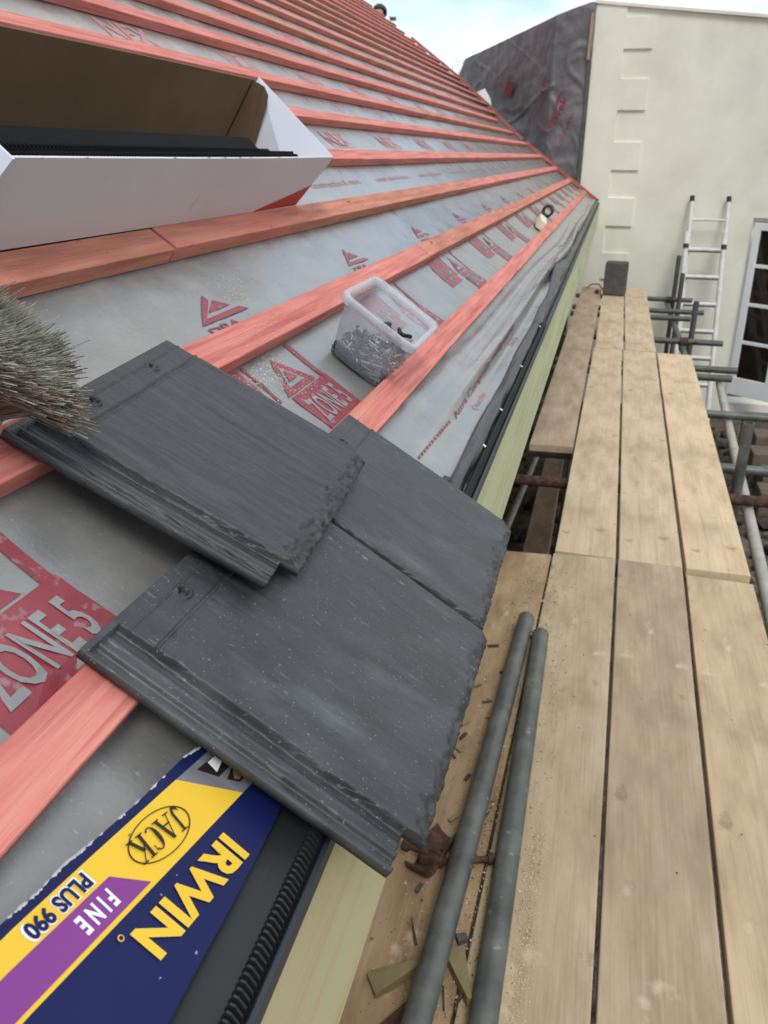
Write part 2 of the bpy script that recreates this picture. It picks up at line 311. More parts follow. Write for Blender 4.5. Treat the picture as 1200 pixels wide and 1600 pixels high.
pieces = {0: [(-.7, 4.12, 0), (4.125, 8.6, 0), (8.605, 10.11, 1)], 1: [(-.7, 2.33, 0), (2.335, 6.9, 1), (6.905, 10.11, 0)], 2: [(-.7, 1.21, 1), (1.215, 4.12, 1), (4.125, 10.11, 0)],
          3: [(-.7, 2.86, 0), (2.865, 10.11, 0)], 4: [(-.7, 4.0, 0), (4.005, 10.11, 0)], 5: [(-.7, 5.1, 0), (5.105, 10.11, 1)], 6: [(-.7, 1.9, 1), (1.905, 10.11, 0)]}
pos = {1: ['whole length'], 2: ['near length', 'far length'], 3: ['near length', 'middle length', 'far length']}
for r in range(24):
    pc = pieces.get(r)
    if not pc:
        j = random.uniform(3, 9); e = V(ROWS[r]) - .02 - random.uniform(0, .25)
        pc = [(-.7, j, random.random() < .35), (j + .005, e, random.random() < .35)]
    for i, (a, b, t) in enumerate(pc):
        lab = '%s roof batten, %s of the %s row up from the eaves' % (tint[int(t)], pos[len(pc)][i], words[r])
        if r == 0: lab = ['red-stained roof batten under the two lower slates and beside the nail tub, lowest row', 'red-stained batten beside the small wooden offcut, lowest row, middle length', 'short pale brown batten end at the far verge, lowest row'][i]
        if r == 2 and i == 0: lab = 'brown dusty batten under the front edge of the white carton'
        batten(r, a, b, m_orange if t else m_red, lab, dh=.001 * random.uniform(-1, 1))
# verge batten down the far end
mb = MB()
def VB(q): return 10.165 if q < .9 else V(q) - .02
for s0, s1 in ((-.12, .90), (.95, 1.62), (1.66, 2.3), (2.3, 3.2)):
    a_, b_ = VB(s0), VB(s1); k_ = .045
    mb.hexa([RP(s0, a_ - k_, -.02), RP(s1, b_ - k_, -.02), RP(s1, b_, -.02), RP(s0, a_, -.02), RP(s0, a_ - k_, .014), RP(s1, b_ - k_, .014), RP(s1, b_, .014), RP(s0, a_, .014)])
tag(mb.build('verge_batten', M('verge_red', [S(160, 84, 78), S(184, 108, 98)], 9, 4, .7), loc=RP(0, 10.3, 0)), 'dark red batten running up the far verge against the grey membrane', 'batten')

# ------------------------------------------------------------ house body, fascia, eaves comb
he = empty('house', (-.9, 4, -2.75), 'house under the unfinished roof, its wall and soffit hidden below the eaves', 'house')
MB().box((-6, -1.5, -2.75), (-.8, 10.2, -.9)).build('wall', M('old_brick', [S(90, 66, 54), S(120, 92, 76)], 8, 6, .9, bump=.5, bscale=30), he)
MB().box((-.8, -1.5, -.69), (-.186, 10.2, -.68)).build('soffit', m_fascg, he)
mb = MB()
for k in range(22):   # rafters under the underlay
    y = -.6 + .52 * k
    mb.hexa([RP(-.08, y, -.15), RP(4.8, y, -.15), RP(4.8, y + .05, -.15), RP(-.08, y + .05, -.15), RP(-.08, y, -.046), RP(4.8, y, -.046), RP(4.8, y + .05, -.046), RP(-.08, y + .05, -.046)])
mb.build('rafter', m_wood, he)
FT = -.480
def fascia(y0, y1, mat, lab):
    n = 20; mb = MB(); vs = []
    for i in range(n + 1):
        y = y0 + (y1 - y0) * i / n; d = .002 * nz3(y * .7, 3)
        vs += [(-.183, y, -.70), (-.158 + d, y, -.70), (-.158 + d, y, FT), (-.183, y, FT)]
    fs = [(0, 1, 2, 3), tuple(4 * n + k for k in (3, 2, 1, 0))] + [(4 * i + k, 4 * i + (k + 1) % 4, 4 * i + 4 + (k + 1) % 4, 4 * i + 4 + k) for i in range(n) for k in range(4)]
    o = mb.add(vs, fs).build('fascia_board', mat, loc=(-.17, (y0 + y1) / 2, -.6), bevel=.0015, seg=1); tag(o, lab, 'fascia board', 'fascia boards along the eaves')
fascia(-.8, .86, m_fascc, 'cream planed fascia board with knots, below the saw sleeve and lower slate')
fascia(.863, 10.25, m_fascg, 'pale green treated fascia board running to the white wall')
cb = empty('eaves_vent', RP(-.13, 1, -.02), 'black plastic comb eaves vent strip fixed along the top of the fascia', 'eaves vent')
mb = MB(); prof = [(-.088, -.0165), (-.112, -.0095), (-.1245, -.0045), (-.1245, -.010), (-.139, -.016), (-.139, -.0175), (-.112, -.0135), (-.088, -.0185)]
mb.prism(prof, -.7, 1.2, lambda a, y, b: RP(a, y, b)); mb.build('tray', m_blackpl, cb)
mb = MB(); y = .02
while y < 2.6:
    mb.prism([(-.1235, -.012), (-.1235, .0020), (-.1265, .0030), (-.1345, -.0005), (-.1395, -.008), (-.1385, -.017)], y, y + .0019, lambda a, y, b: RP(a, y, b)); y += .0052
mb.prism([(-.118, -.016), (-.1225, -.0065), (-.1245, -.0065), (-.1385, -.016)], -.7, 10.2, lambda a, y, b: RP(a, y, b))
mb.build('comb_teeth', m_blackpl, cb)
mb = MB(); mb.box((-.1845, -.7, FT + .001), (-.1555, 10.2, FT + .0045)); mb.box((-.1575, -.7, FT - .001), (-.1540, 10.2, FT + .012)); mb.build('front_lip', m_bluepl, cb)
# black felt strip over the comb beyond the slates
mb = MB(); mb.open = True; vs = []; ys = [1.02 + .03 * i for i in range(306)]; ns = 10
for y in ys:
    fold = math.exp(-((y - 3.75) / .35) ** 2); wob = .004 * nz3(y * 3, 7) + .0
    for j in range(ns + 1):
        t = j / ns; s = (-.0965 + wob + .03 * fold) * (1 - t) + (-.131) * t
        h = -.013 + .011 * math.sin(math.pi * min(1, t * 1.1)) ** 1 + .0045 * nz3(y * 7, t * 4, 2) * (1.4 + 3 * fold) + .018 * fold * (1 - t) + .004 * t
        if t > .85: h -= (t - .85) * .05
        vs.append(RP(s, y, h))
m = ns + 1
mb.add(vs, [(i * m + j, i * m + j + 1, (i + 1) * m + j + 1, (i + 1) * m + j) for i in range(len(ys) - 1) for j in range(ns)], 0, True)
fs_ = mb.build('eaves_felt_strip', m_gloss, loc=RP(-.11, 1.1, 0)); sm = fs_.modifiers.new('solid', 'SOLIDIFY'); sm.thickness = .0015
tag(fs_, 'shiny black wrinkled felt strip lying over the fascia top beyond the slates', 'felt strip')
for y in (1.37, 1.60, 1.98, 2.5): MB().box((-.127, y, -.0002), (-.118, y + .005, .0012), T=lambda a, y, b: RP(a, y, b)).build('staple', m_upvc, fs_)
m_dark = M('vent_shadow_black', [S(20, 20, 21), S(26, 26, 27)], 4, 2, .5)

# ------------------------------------------------------------ slates
def slate(near, far, head, tail, hh, ht, seed, lab, grain, scuff, rot=0., hewn=.02, lock=.044):
    """interlocking riven slate tile: lock strip on its near side, nail bosses at the head, hewn tail"""
    Lh = head - tail; W = far - near; na, nb = 190, 210
    cx = (near + far) / 2; cs = (head + tail) / 2
    def T(a, b, z):
        s = head - a; y = near + b
        ds, dy = s - cs, y - cx; c, q = math.cos(rot), math.sin(rot)
        s2 = cs + ds * c - dy * q; y2 = cx + ds * q + dy * c
        h = hh + (ht - hh) * (a / Lh) + z
        return RP(s2, y2, h)
    def top(a, b, A):
        wav = .0022 * nz3(a * 16, seed) + .0010 * nz3(a * 70, seed + 4)
        g_ = lambda x, c, w_: math.exp(-((x - c) / w_) ** 4)
        zl = -.0098 + .0058 * g_(b, .002, .0035) + .0048 * g_(b, .018, .0028) + .0012 * g_(b, .031, .0020)
        if a < .006: zl = max(zl, -.0025)
        if lock > .05 and b > .042: zl = -.0115
        z = 0
        if a < .040: z = -.0022 * (1 - sstep(.038, .040, a))
        z += .0017 * g_(a, .0385 + .0012 * nz3(b * 14, seed), .0013) - .0010 * g_(a, .0425, .0020)
        z += .0013 * g_(a, .0150, .0010)
        for bb in (.115, .245):
            d = math.hypot(a - .022, (b - bb) * .85)
            if d < .010: z += .0030 * g_(d, .0062, .0017) - .009 * (1 - sstep(.0030, .0045, d))
        if a > .042:
            z += grain * (.0011 * nz3(b * 200, a * 12, seed) + .0013 * nz3(b * 85, a * 6, seed)) + .0011 * nz3(b * 12, a * 9, seed + 2) * grain
            tl = Lh - a; dep = hewn * (.55 + .75 * abs(nz3(b * 22, seed + 8)) + .5 * nz3(b * 70, seed))
            if tl < dep:
                z -= .007 * (1 - tl / dep) ** 1.1 + (1 if grain > .8 else .5) * (.0034 * nz3(a * 150, b * 120, seed) + .0024 * nz3(a * 360, b * 330, seed))
        fe = W - b
        if fe < .004: z -= .0015 * (1 - fe / .004)
        t = sstep(lock + wav - .0030, lock + wav, b)
        z = zl * (1 - t) + z * t
        return z
    BB = [.075 * q / 90 for q in range(90)] + [.075 + (W - .075) * q / (nb - 90) for q in range(nb - 89)]
    AA = [.17 * q / 60 for q in range(60)] + [.17 + .83 * q / (na - 60) for q in range(na - 59)]
    vs = []
    for i in range(na + 1):
        for j in range(nb + 1):
            b = BB[j]
            lim = Lh - .019 if b < lock - .001 else Lh + .0014 * nz3(b * 40, seed + 1) + .0008 * nz3(b * 190, seed) - (.008 * max(0, (b - W + .03) / .03) ** 2 if hewn > .02 else 0)
            a = lim * AA[i]
            vs.append(T(a, b, top(a * Lh / lim if b > lock else a, b, 0)))
    fs = [(i * (nb + 1) + j, i * (nb + 1) + j + 1, (i + 1) * (nb + 1) + j + 1, (i + 1) * (nb + 1) + j) for i in range(na) for j in range(nb)]
    ring = [j for j in range(nb + 1)] + [i * (nb + 1) + nb for i in range(1, na + 1)] + [na * (nb + 1) + j for j in range(nb - 1, -1, -1)] + [i * (nb + 1) for i in range(na - 1, 0, -1)]
    n0 = len(vs); bot = []
    for r in ring:
        i, j = divmod(r, nb + 1); thick = .0115 if BB[j] > lock else .0125
        lim = Lh - .019 if BB[j] < lock - .001 else Lh
        bot.append(T(lim * AA[i], BB[j], -thick))
    vs += bot; k = len(ring)
    fs += [(ring[i], n0 + i, n0 + (i + 1) % k, ring[(i + 1) % k]) for i in range(k)]; fs.append(tuple(range(n0, n0 + k)))
    mb = MB(); mb.add(vs, fs, 0, True)
    # nib that hooks over the batten and lock rib under the near edge
    mb.hexa([T(.0, lock + .02, -.0115), T(.012, lock + .02, -.0115), T(.012, W - .03, -.0115), T(.0, W - .03, -.0115), T(.0, lock + .02, -.0118), T(.012, lock + .02, -.0118), T(.012, W - .03, -.0118), T(.0, W - .03, -.0118)])
    mat = M('slate_finish', [S(42, 44, 46), S(56, 58, 60), S(73, 75, 77)], 60 if grain > .8 else 22, 8, .46, (.22, 2.2, 1) if grain > .8 else (.6, 1.3, 1), roty=35, spec=.5, bump=.8 * grain + .2, bscale=200 if grain > .8 else 120, bdist=.0016, rvar=.12, rampw=(.28, .74),
            spots=[(S(120, 125, 126), 13, .56, .22, (.6, 1.4, 1), .42 * scuff), (S(150, 156, 157), 110, .66, .06, (.35, 2.4, 1), .22 * scuff), (S(168, 173, 174), 42, .70, .05, (.8, 1.5, 1), .28 * scuff), (S(140, 146, 148), 340, .66, .05, (1, 1, 1), .55 * scuff), (S(96, 92, 84), 9, .62, .12, (1, 1, 1), .3)])
    o = mb.build('roof_slate', mat, loc=RP(cs, cx, hh)); tag(o, lab, 'roof tile', 'riven slate-effect interlocking tiles laid on the battens')
    return o
slate(.757, 1.098, .076, -.203, .0120, .0275, 1.3, 'grey slate tile farthest right, between the front slate and the nail tub', .5, .8, R_(0), lock=.064)
slate(.448, .806, .084, -.207, .0150, .031, 4.1, 'nearest dark slate tile, scuffed, lying over the saw sleeve and black comb', .4, 1.1, R_(1))
slate(.604, .936, .282, .004, .0140, .047, 8.8, 'strongly grained slate tile of the upper row, touching the broom', 1.0, .35, R_(-3.5), hewn=.024)

# ------------------------------------------------------------ saw sleeve
m_navy = M('sleeve_navy', [S(18, 25, 72), S(23, 31, 82)], 6, 3, .45, spec=.22, spots=[(S(160, 165, 185), 120, .74, .02, (1, 1, 1), .7)])
m_yel = M('sleeve_yellow', [S(228, 186, 50), S(234, 194, 62)], 5, 3, .42, spec=.25)
m_pur = M('sleeve_purple', [S(126, 58, 132), S(134, 64, 140)], 5, 3, .45, spec=.25)
m_gry = M('sleeve_grey', [S(104, 104, 112), S(122, 122, 130)], 10, 3, .4, (1, 8, 1))
m_wht = M('sleeve_white', [S(226, 228, 238), S(235, 236, 242)], 5, 2, .4)
m_ink = M('sleeve_ink', [S(34, 30, 26), S(42, 38, 32)], 5, 2, .4)
m_brn = M('sleeve_brown', [S(112, 84, 60), S(150, 118, 88)], 60, 2, .5)
sl = empty('saw_sleeve', RP(-.05, .35, -.012), 'navy and yellow cardboard handsaw sleeve lettered IRWIN, poking out from under the lower slate', 'saw sleeve')
H0 = -.0035
outU = [(.040, .10), (.020, .205), (.008, .278), (.004, .298), (.002, .321), (-.002, .338), (-.011, .388), (-.018, .441), (-.028, .470), (-.038, .50), (-.05, .53)]
outL = [(-.094, .53), (-.098, .493), (-.0985, .445), (-.099, .409), (-.099, .365), (-.098, .326), (-.098, .298), (-.098, .20), (-.098, .10)]
poly = outU + outL
mb = MB(); n = len(poly)
mb.add([RP(s, y, H0) for s, y in poly] + [RP(s, y, H0 - .007) for s, y in poly], [tuple(range(n)), tuple(range(2 * n - 1, n - 1, -1))] + [(i, i + n, (i + 1) % n + n, (i + 1) % n) for i in range(n)], 0)
def fl(pts, mi, k=1):
    mb.add([RP(s, y, H0 + .00035 * k) for s, y in pts], [tuple(range(len(pts)))], mi)
fl([(-.023, .422), (-.008, .337), (.002, .277), (.012, .20), (.020, .13), (-.016, .13), (-.032, .247), (-.055, .375), (-.068, .449)], 1)
fl([(-.023, .422), (-.068, .449), (-.077, .50), (-.045, .512), (-.033, .476)], 3)
fl([(-.024, .334), (-.047, .348), (-.029, .245), (-.012, .13), (.006, .13), (-.010, .256)], 2, 2)
fl([(-.031, .440), (-.041, .484), (-.053, .484), (-.047, .447)], 5, 2); fl([(-.053, .450), (-.050, .468), (-.058, .486), (-.066, .486), (-.062, .455)], 5, 2)
fl([(-.0345, .451), (-.040, .482), (-.044, .449)], 4, 3); fl([(-.055, .480), (-.053, .459), (-.0575, .454), (-.061, .457)], 6, 3)
def st(t, o, xe, ye, mi, bold=0., k=3, shear=0.): put_text(mb, t, quadF(o, xe, ye, H0 + .00035 * k), mi, bold, shear)
st('IRWIN', (-.070, .410), (-.053, .3125), (-.0935, .4085), 1, .038)
st('PLUS 990', (-.0075, .327), (.0005, .277), (-.0205, .326), 4, .075, 2); st('PLUS 990', (-.0085, .3255), (-.0008, .2785), (-.0195, .3245), 0, .04, 3)
st('F I N E', (-.0265, .327), (-.022, .299), (-.0385, .3255), 4, .04, 3)
# oval badge with serif lettering
cx0 = (-.0350, .3790); ax = Vector((-.0115, .0225)); bx = Vector((-.0115 * .42, -.0225 * 0)); ux = Vector((.0065, -.0268)); uy = Vector((-.0140, -.0040))
def el(r, k): 
    a = 2 * math.pi * k / 40; v = ux * math.cos(a) * r + uy * math.sin(a) * r; return (cx0[0] + v.x, cx0[1] + v.y)
o_ = [el(1, k) for k in range(40)]; i_ = [el(.955, k) for k in range(40)]
mb.add([RP(s, y, H0 + .001) for s, y in o_ + i_], [(k, (k + 1) % 40, 40 + (k + 1) % 40, 40 + k) for k in range(40)], 5)
def badge(a, b):   # unit badge coordinates -1..1
    v = ux * a + uy * b; return (cx0[0] + v.x, cx0[1] + v.y)
def gl(x0, w_, polys):
    for p in polys: fl([badge(x0 + a * w_, -.56 + b * 1.12) for a, b in p], 5, 4)
def bar(x0, y0, x1, y1, w_): 
    return [(x0 - w_ / 2, y0), (x0 + w_ / 2, y0), (x1 + w_ / 2, y1), (x1 - w_ / 2, y1)]
def srf(x, y, w_=.42): return [(x - w_ / 2, y - .025), (x + w_ / 2, y - .025), (x + w_ / 2, y + .025), (x - w_ / 2, y + .025)]
gl(-.80, .30, [bar(.62, 1, .62, .18, .26), srf(.60, 1, .8), [(.75, .18), (.49, .20), (.36, .05), (.10, .14), (-.02, .28), (-.02, .06), (.2, -.08), (.5, -.06)]])
gl(-.50, .46, [bar(.12, 0, .52, 1, .07), bar(.90, 0, .52, 1.0, .22), [(.22, .33), (.75, .33), (.75, .39), (.22, .39)], srf(.12, 0), srf(.90, 0, .5)])
cpts = [(.5 + .42 * math.cos(R_(a)), .5 + .53 * math.sin(R_(a))) for a in range(50, 311, 20)]; cin = [(.5 + (.36 - .20 * abs(math.cos(R_(a / 1.0))) ) * math.cos(R_(a)), .5 + .48 * math.sin(R_(a))) for a in range(50, 311, 20)]
gl(-.03, .46, [[cpts[q], cpts[q + 1], cin[q + 1], cin[q]] for q in range(len(cpts) - 1)] + [[(.74, .70), (.80, .70), (.80, .98), (.74, .90)]])
gl(.42, .44, [bar(.16, 0, .16, 1, .22), srf(.16, 0, .5), srf(.16, 1, .5), bar(.25, .42, .80, 1, .08), bar(.86, 0, .42, .62, .24), srf(.80, 1), srf(.88, 0, .5)])
def dot(c, r, mi, k):
    fl([(c[0] + r * math.cos(t * .52), c[1] + r * math.sin(t * .52)) for t in range(12)], mi, k)
dot((-.050, .3075), .0021, 1, 3); dot((-.050, .3075), .0014, 0, 4); dot((-.0195, .365), .0010, 6, 3)
for i in range(90):   # frayed white paper edge
    t = random.random() * (len(outU) - 2); k = int(t); q = t - k; s = outU[k][0] * (1 - q) + outU[k + 1][0] * q; y = outU[k][1] * (1 - q) + outU[k + 1][1] * q
    w_ = random.uniform(.0006, .0016); l_ = random.uniform(.002, .008)
    mb.add([RP(s - .0002, y, H0 + .0004), RP(s - .0002 - w_, y + l_ * .4, H0 + .0006), RP(s - .0002 - w_ * .4, y + l_, H0 + .0004), RP(s + .0006, y + l_ * .5, H0 - .001)], [(0, 1, 2, 3)], 7)
for i in range(26):
    a = random.random() * 6.28; mb.add([RP(-.031, .472, H0), RP(-.031 + .008 * math.cos(a), .474 + .008 * math.sin(a), H0 + random.uniform(0, .007)), RP(-.031 + .008 * math.cos(a + .5), .474 + .008 * math.sin(a + .5), H0 + random.uniform(0, .007))], [(0, 1, 2)], 7)
mb.build('printed_card', [m_navy, m_yel, m_pur, m_gry, m_wht, m_ink, m_brn, M('torn_paper', [S(170, 174, 180), S(196, 198, 204)], 20, 3, .8)], sl)

# ------------------------------------------------------------ carton of comb strips
ct = empty('cardboard_carton', RP(.58, 1.3, 0), 'long open white carton with brown inside, full of black comb strips, on the third batten', 'carton')
def panel(pts, th, dirn, name, mats, bend=None):   # quad in (s,y,h) thickened along dirn
    mb = MB(); d = Vector(dirn) * th
    v = [RP(*p) for p in pts]; mb.hexa([v[0], v[1], v[2], v[3], v[0] + d, v[1] + d, v[2] + d, v[3] + d]); return mb
sd1 = U
mb = MB(); th = .0035
v = [RP(.487, .80, .001), RP(.487, 1.845, .001), RP(.484, 1.90, .1215), RP(.484, .805, .1225)]
# front wall as a gently bowed sheet
def bow(pa, pb, pc, pd, n, amp, dirn, mi, thick):
    vs = []; 
    for side in (0, 1):
        for i in range(n + 1):
            for j in range(5):
                t = i / n; q = j / 4; p = (pa * (1 - t) + pb * t) * (1 - q) + (pd * (1 - t) + pc * t) * q
                vs.append(p + dirn * (amp * math.sin(math.pi * t) * q + side * thick))
    m_ = (n + 1) * 5; fs = []
    for i in range(n):
        for j in range(4):
            a = i * 5 + j; fs += [(a, a + 1, a + 6, a + 5), (m_ + a, m_ + a + 5, m_ + a + 6, m_ + a + 1)]
    for j in range(4): fs += [(j, j + 1, m_ + j + 1, m_ + j), (n * 5 + j, m_ + n * 5 + j, m_ + n * 5 + j + 1, n * 5 + j + 1)]
    for i in range(n): fs += [(i * 5, (i + 1) * 5, m_ + (i + 1) * 5, m_ + i * 5), (i * 5 + 4, m_ + i * 5 + 4, m_ + (i + 1) * 5 + 4, (i + 1) * 5 + 4)]
    return vs, fs
vs, fs = bow(*v, 16, -.003, U, 0, th); mb.add(vs, fs, 0)
mb.add([RP(.4862, 1.60, .0015), RP(.4862, 1.844, .0015), RP(.4850, 1.866, .052)], [(0, 1, 2)], 1)
for k in range(9): y_ = random.uniform(.85, 1.7); mb.add([RP(.483, y_, .122), RP(.483, y_ + .012, .122), RP(.4815, y_ + .006, .1245)], [(0, 1, 2)], 0)
mb.build('front_wall', [m_cwhite, m_cred], ct)
mb = MB(); v = [RP(.672, .79, .001), RP(.672, 1.81, .001), RP(.683, 1.82, .158), RP(.683, .79, .158)]; vs, fs = bow(*v, 16, .004, U, 0, th); mb.add(vs, fs); mb.build('back_wall', m_kraft, ct)
mb = MB()   # side flap of the back wall, rounded top corner
fp = [(.680, 1.812, .158), (.668, 1.845, .156), (.655, 1.852, .146), (.648, 1.855, .128), (.628, 1.856, .04), (.628, 1.856, .002), (.669, 1.802, .002)]
v = [RP(*p) for p in fp]; v2 = [p - Vector((0, .003, 0)) for p in v]; n = len(v)
mb.add(v + v2, [tuple(range(n)), tuple(range(2 * n - 1, n - 1, -1))] + [(i, (i + 1) % n, n + (i + 1) % n, n + i) for i in range(n)]); mb.build('side_flap', m_kraft, ct)
mb = MB(); v = [RP(.4905, 1.848, .002), RP(.69, 1.86, .002), RP(.697, 1.868, .160), RP(.488, 1.898, .1215)]; d = Vector((0, .004, 0)); mb.hexa(v + [p + d for p in v]); mb.build('end_wall', m_cwhite2, ct)
mb = MB(); v = [RP(.486, .765, .004), RP(.69, .765, .004), RP(.69, .785, .158), RP(.474, .797, .128)]; mb.hexa(v + [p + d for p in v]); mb.build('end_wall', m_cwhite2, ct)
mb = MB(); mb.box((.49, .80, .001), (.67, 1.846, .004), T=lambda a, y, b: RP(a, y, b)); mb.build('bottom', m_kraft, ct)
m_comb = M('comb_black', [S(12, 14, 16), S(19, 22, 24)], 10, 3, .8, spec=.12)
def comb(s0, y0, y1, h, wid, lab, dy=0):
    mb = MB(); T = lambda a, y, b: RP(a, y + dy * (a - s0), b)
    mb.prism([(s0, h - .012), (s0, h - .006), (s0 + .01, h - .003), (s0 + wid, h), (s0 + wid, h - .012)], y0, y1, T)
    y = y0
    while y < y1 - .003:
        mb.prism([(s0 - .006, h - .022), (s0 - .006, h - .004), (s0, h + .001), (s0 + .006, h - .001), (s0 + .006, h - .012)], y, y + .003, T); y += .0075
    tag(mb.build('comb_strip', m_comb, loc=RP(s0, y0, h)), lab, 'comb strip', 'black comb strips packed in the carton')
comb(.500, .82, 1.72, .115, .012, 'long black comb strip against the front wall inside the white carton')
comb(.519, .83, 1.575, .112, .036, 'black comb strip lying behind the front one in the white carton, its far end askew', .25)
mb = MB(); mb.box((.496, .82, .006), (.552, 1.70, .092), T=lambda a, y, b: RP(a, y, b)); tag(mb.build('comb_strips', m_comb, loc=RP(.52, 1.2, 0)), 'packed black comb strips filling the lower part of the white carton', 'comb strips', kind='stuff')

# ------------------------------------------------------------ tub of nails
tb = empty('plastic_tub', RP(.13, 1.4, -.025), 'clear plastic tub of grey nails wedged above the lowest batten', 'tub')
def plast(name, tr):
    m = bpy.data.materials.new(name); m.use_nodes = True; n = m.node_tree.nodes; l = m.node_tree.links
    p = n['Principled BSDF']; p.inputs['Base Color'].default_value = (*S(225, 230, 235), 1); p.inputs['Roughness'].default_value = .22
    t = n.new('ShaderNodeBsdfTransparent'); t.inputs[0].default_value = (.93, .94, .95, 1); x = n.new('ShaderNodeMixShader')
    z = n.new('ShaderNodeTexNoise'); z.inputs['Scale'].default_value = 18; r = n.new('ShaderNodeMapRange'); r.inputs[3].default_value = tr - .1; r.inputs[4].default_value = tr + .1
    l.new(z.outputs[0], r.inputs[0]); l.new(r.outputs[0], x.inputs[0]); l.new(t.outputs[0], x.inputs[1]); l.new(p.outputs[0], x.inputs[2]); l.new(x.outputs[0], n['Material Output'].inputs[0])
    return m
m_tub = plast('clear_polypropylene', .24); m_rim = plast('thick_polypropylene', .42)
def rr(cs, cy, hs, hy, r, n=6):
    o = []
    for sx, sy, a0 in ((1, 1, 0), (-1, 1, 90), (-1, -1, 180), (1, -1, 270)):
        for k in range(n + 1):
            a = R_(a0 + 90 * k / n); o.append((cs + sx * (hs - r) + r * math.cos(a), cy + sy * (hy - r) + r * math.sin(a)))
    return o
B0 = dict(cs=.130, cy=1.400, hs=.051, hy=.062); T0 = dict(cs=.137, cy=1.385, hs=.066, hy=.098)
def lv(t, grow=0., r=.02):
    q = {k: B0[k] * (1 - t) + T0[k] * t for k in B0}; return rr(q['cs'], q['cy'], q['hs'] + grow, q['hy'] + grow, r)
HB, HT = -.024, .085
mb = MB(); rings = [(t, HB + (HT - HB) * t) for t in (0, .25, .5, .75, .93)]
vs = []; 
for t, h in rings: vs += [RP(a, b, h) for a, b in lv(t)]
n = 28; fs = [tuple(range(n))[::-1]]
for i in range(len(rings) - 1): fs += [(i * n + k, i * n + (k + 1) % n, (i + 1) * n + (k + 1) % n, (i + 1) * n + k) for k in range(n)]
mb.open = True; mb.add(vs, fs, 0, True); body = mb.build('tub_wall', m_tub, tb); so_ = body.modifiers.new('solid', 'SOLIDIFY'); so_.thickness = .0012
mb = MB(); prof = [(.92, .0, HT - .014), (.94, .006, HT - .014), (.98, .0075, HT - .002), (1, .004, HT + .001), (1, -.003, HT), (.96, -.004, HT - .008), (.93, -.002, HT - .014)]
vs = []
for t, g, h in prof: vs += [RP(a, b, h) for a, b in lv(t, g)]
mb.add(vs, [(i * n + k, i * n + (k + 1) % n, (i + 1) * n + (k + 1) % n, (i + 1) * n + k) for i in range(len(prof) - 1) for k in range(n)], 0, True)
ro_, ri_ = lv(.96, .0080), lv(.96, .0062)
for k in range(0, 28):
    for q in (0., .5):
        p = Vector(ro_[k]).lerp(Vector(ro_[(k + 1) % 28]), q); w2 = (Vector(ro_[(k + 1) % 28]) - Vector(ro_[k])).normalized() * .0008
        mb.hexa([RP(p.x - w2.x, p.y - w2.y, HT - .013), RP(p.x + w2.x, p.y + w2.y, HT - .013), RP(p.x * .99 + w2.x + .0013, p.y, HT - .013), RP(p.x * .99 + .0013, p.y, HT - .013), RP(p.x - w2.x, p.y - w2.y, HT - .004), RP(p.x + w2.x, p.y + w2.y, HT - .004), RP(p.x * .99 + w2.x + .0013, p.y, HT - .004), RP(p.x * .99 + .0013, p.y, HT - .004)])
mb.build('tub_rim', m_rim, tb)
m_nail = M('nail_steel', [S(56, 66, 76), S(96, 108, 118)], 60, 3, .35, metal=.85, spec=.6)
mb = MB()
for i in range(430):
    t = random.uniform(0.02, .58); q = {k: B0[k] * (1 - t) + T0[k] * t for k in B0}
    s = q['cs'] + (q['hs'] - .008) * random.uniform(-1, 1); y = q['cy'] + (q['hy'] - .008) * random.uniform(-1, 1); h = HB + (HT - HB) * t
    # the pile settles level, deeper on the downslope side
    lim = HB + (HT - HB) * (.30 - (s - .13) * 4.2)
    if h > lim: h = HB + random.uniform(.004, max(.006, lim - HB))
    d = Vector((random.gauss(0, 1), random.gauss(0, 1), random.gauss(0, .45))).normalized() * .020
    a = Vector((s, y, h)) - d; b = Vector((s, y, h)) + d
    def cl(p):
        tt = max(0, min(1, (p.z - HB) / (HT - HB))); hs = B0['hs'] * (1 - tt) + T0['hs'] * tt - .003; hy = B0['hy'] * (1 - tt) + T0['hy'] * tt - .003
        return Vector((max(B0['cs'] - hs, min(B0['cs'] + hs, p.x)), max(B0['cy'] - hy, min(B0['cy'] + hy, p.y)), max(HB + .002, p.z)))
    a, b = cl(a), cl(b)
    if (b - a).length < .01: continue
    mi_ = random.choice((0, 0, 1)); mb.tube([RP(*a), RP(*b)], .0017, 5, mi_); e = (b - a).normalized() * .0008
    mb.tube([RP(*b), RP(*(b + e))], .0034, 7, mi_)
tag(mb.build('nails', [m_nail, M('nail_bright', [S(150, 162, 172), S(190, 200, 208)], 60, 2, .3, metal=.8)], loc=RP(.13, 1.4, 0)), 'heap of grey galvanised clout nails filling the clear plastic tub', 'nails', kind='stuff')
mb = MB()
for k in range(5):
    c = Vector((.098 + .012 * k % .04, 1.43 + .008 * k, .022 + .004 * k)); a = k * 1.3
    mb.tube([RP(c.x + .012 * math.cos(a + t), c.y + .010 * math.sin(a + t), c.z + .004 * math.sin(2 * t)) for t in [j * .5 for j in range(9)]], .0038, 6)
tag(mb.build('plastic_clips', m_blackpl, loc=RP(.1, 1.43, .02)), 'black plastic tile clips on top of the nails in the tub', 'clips')

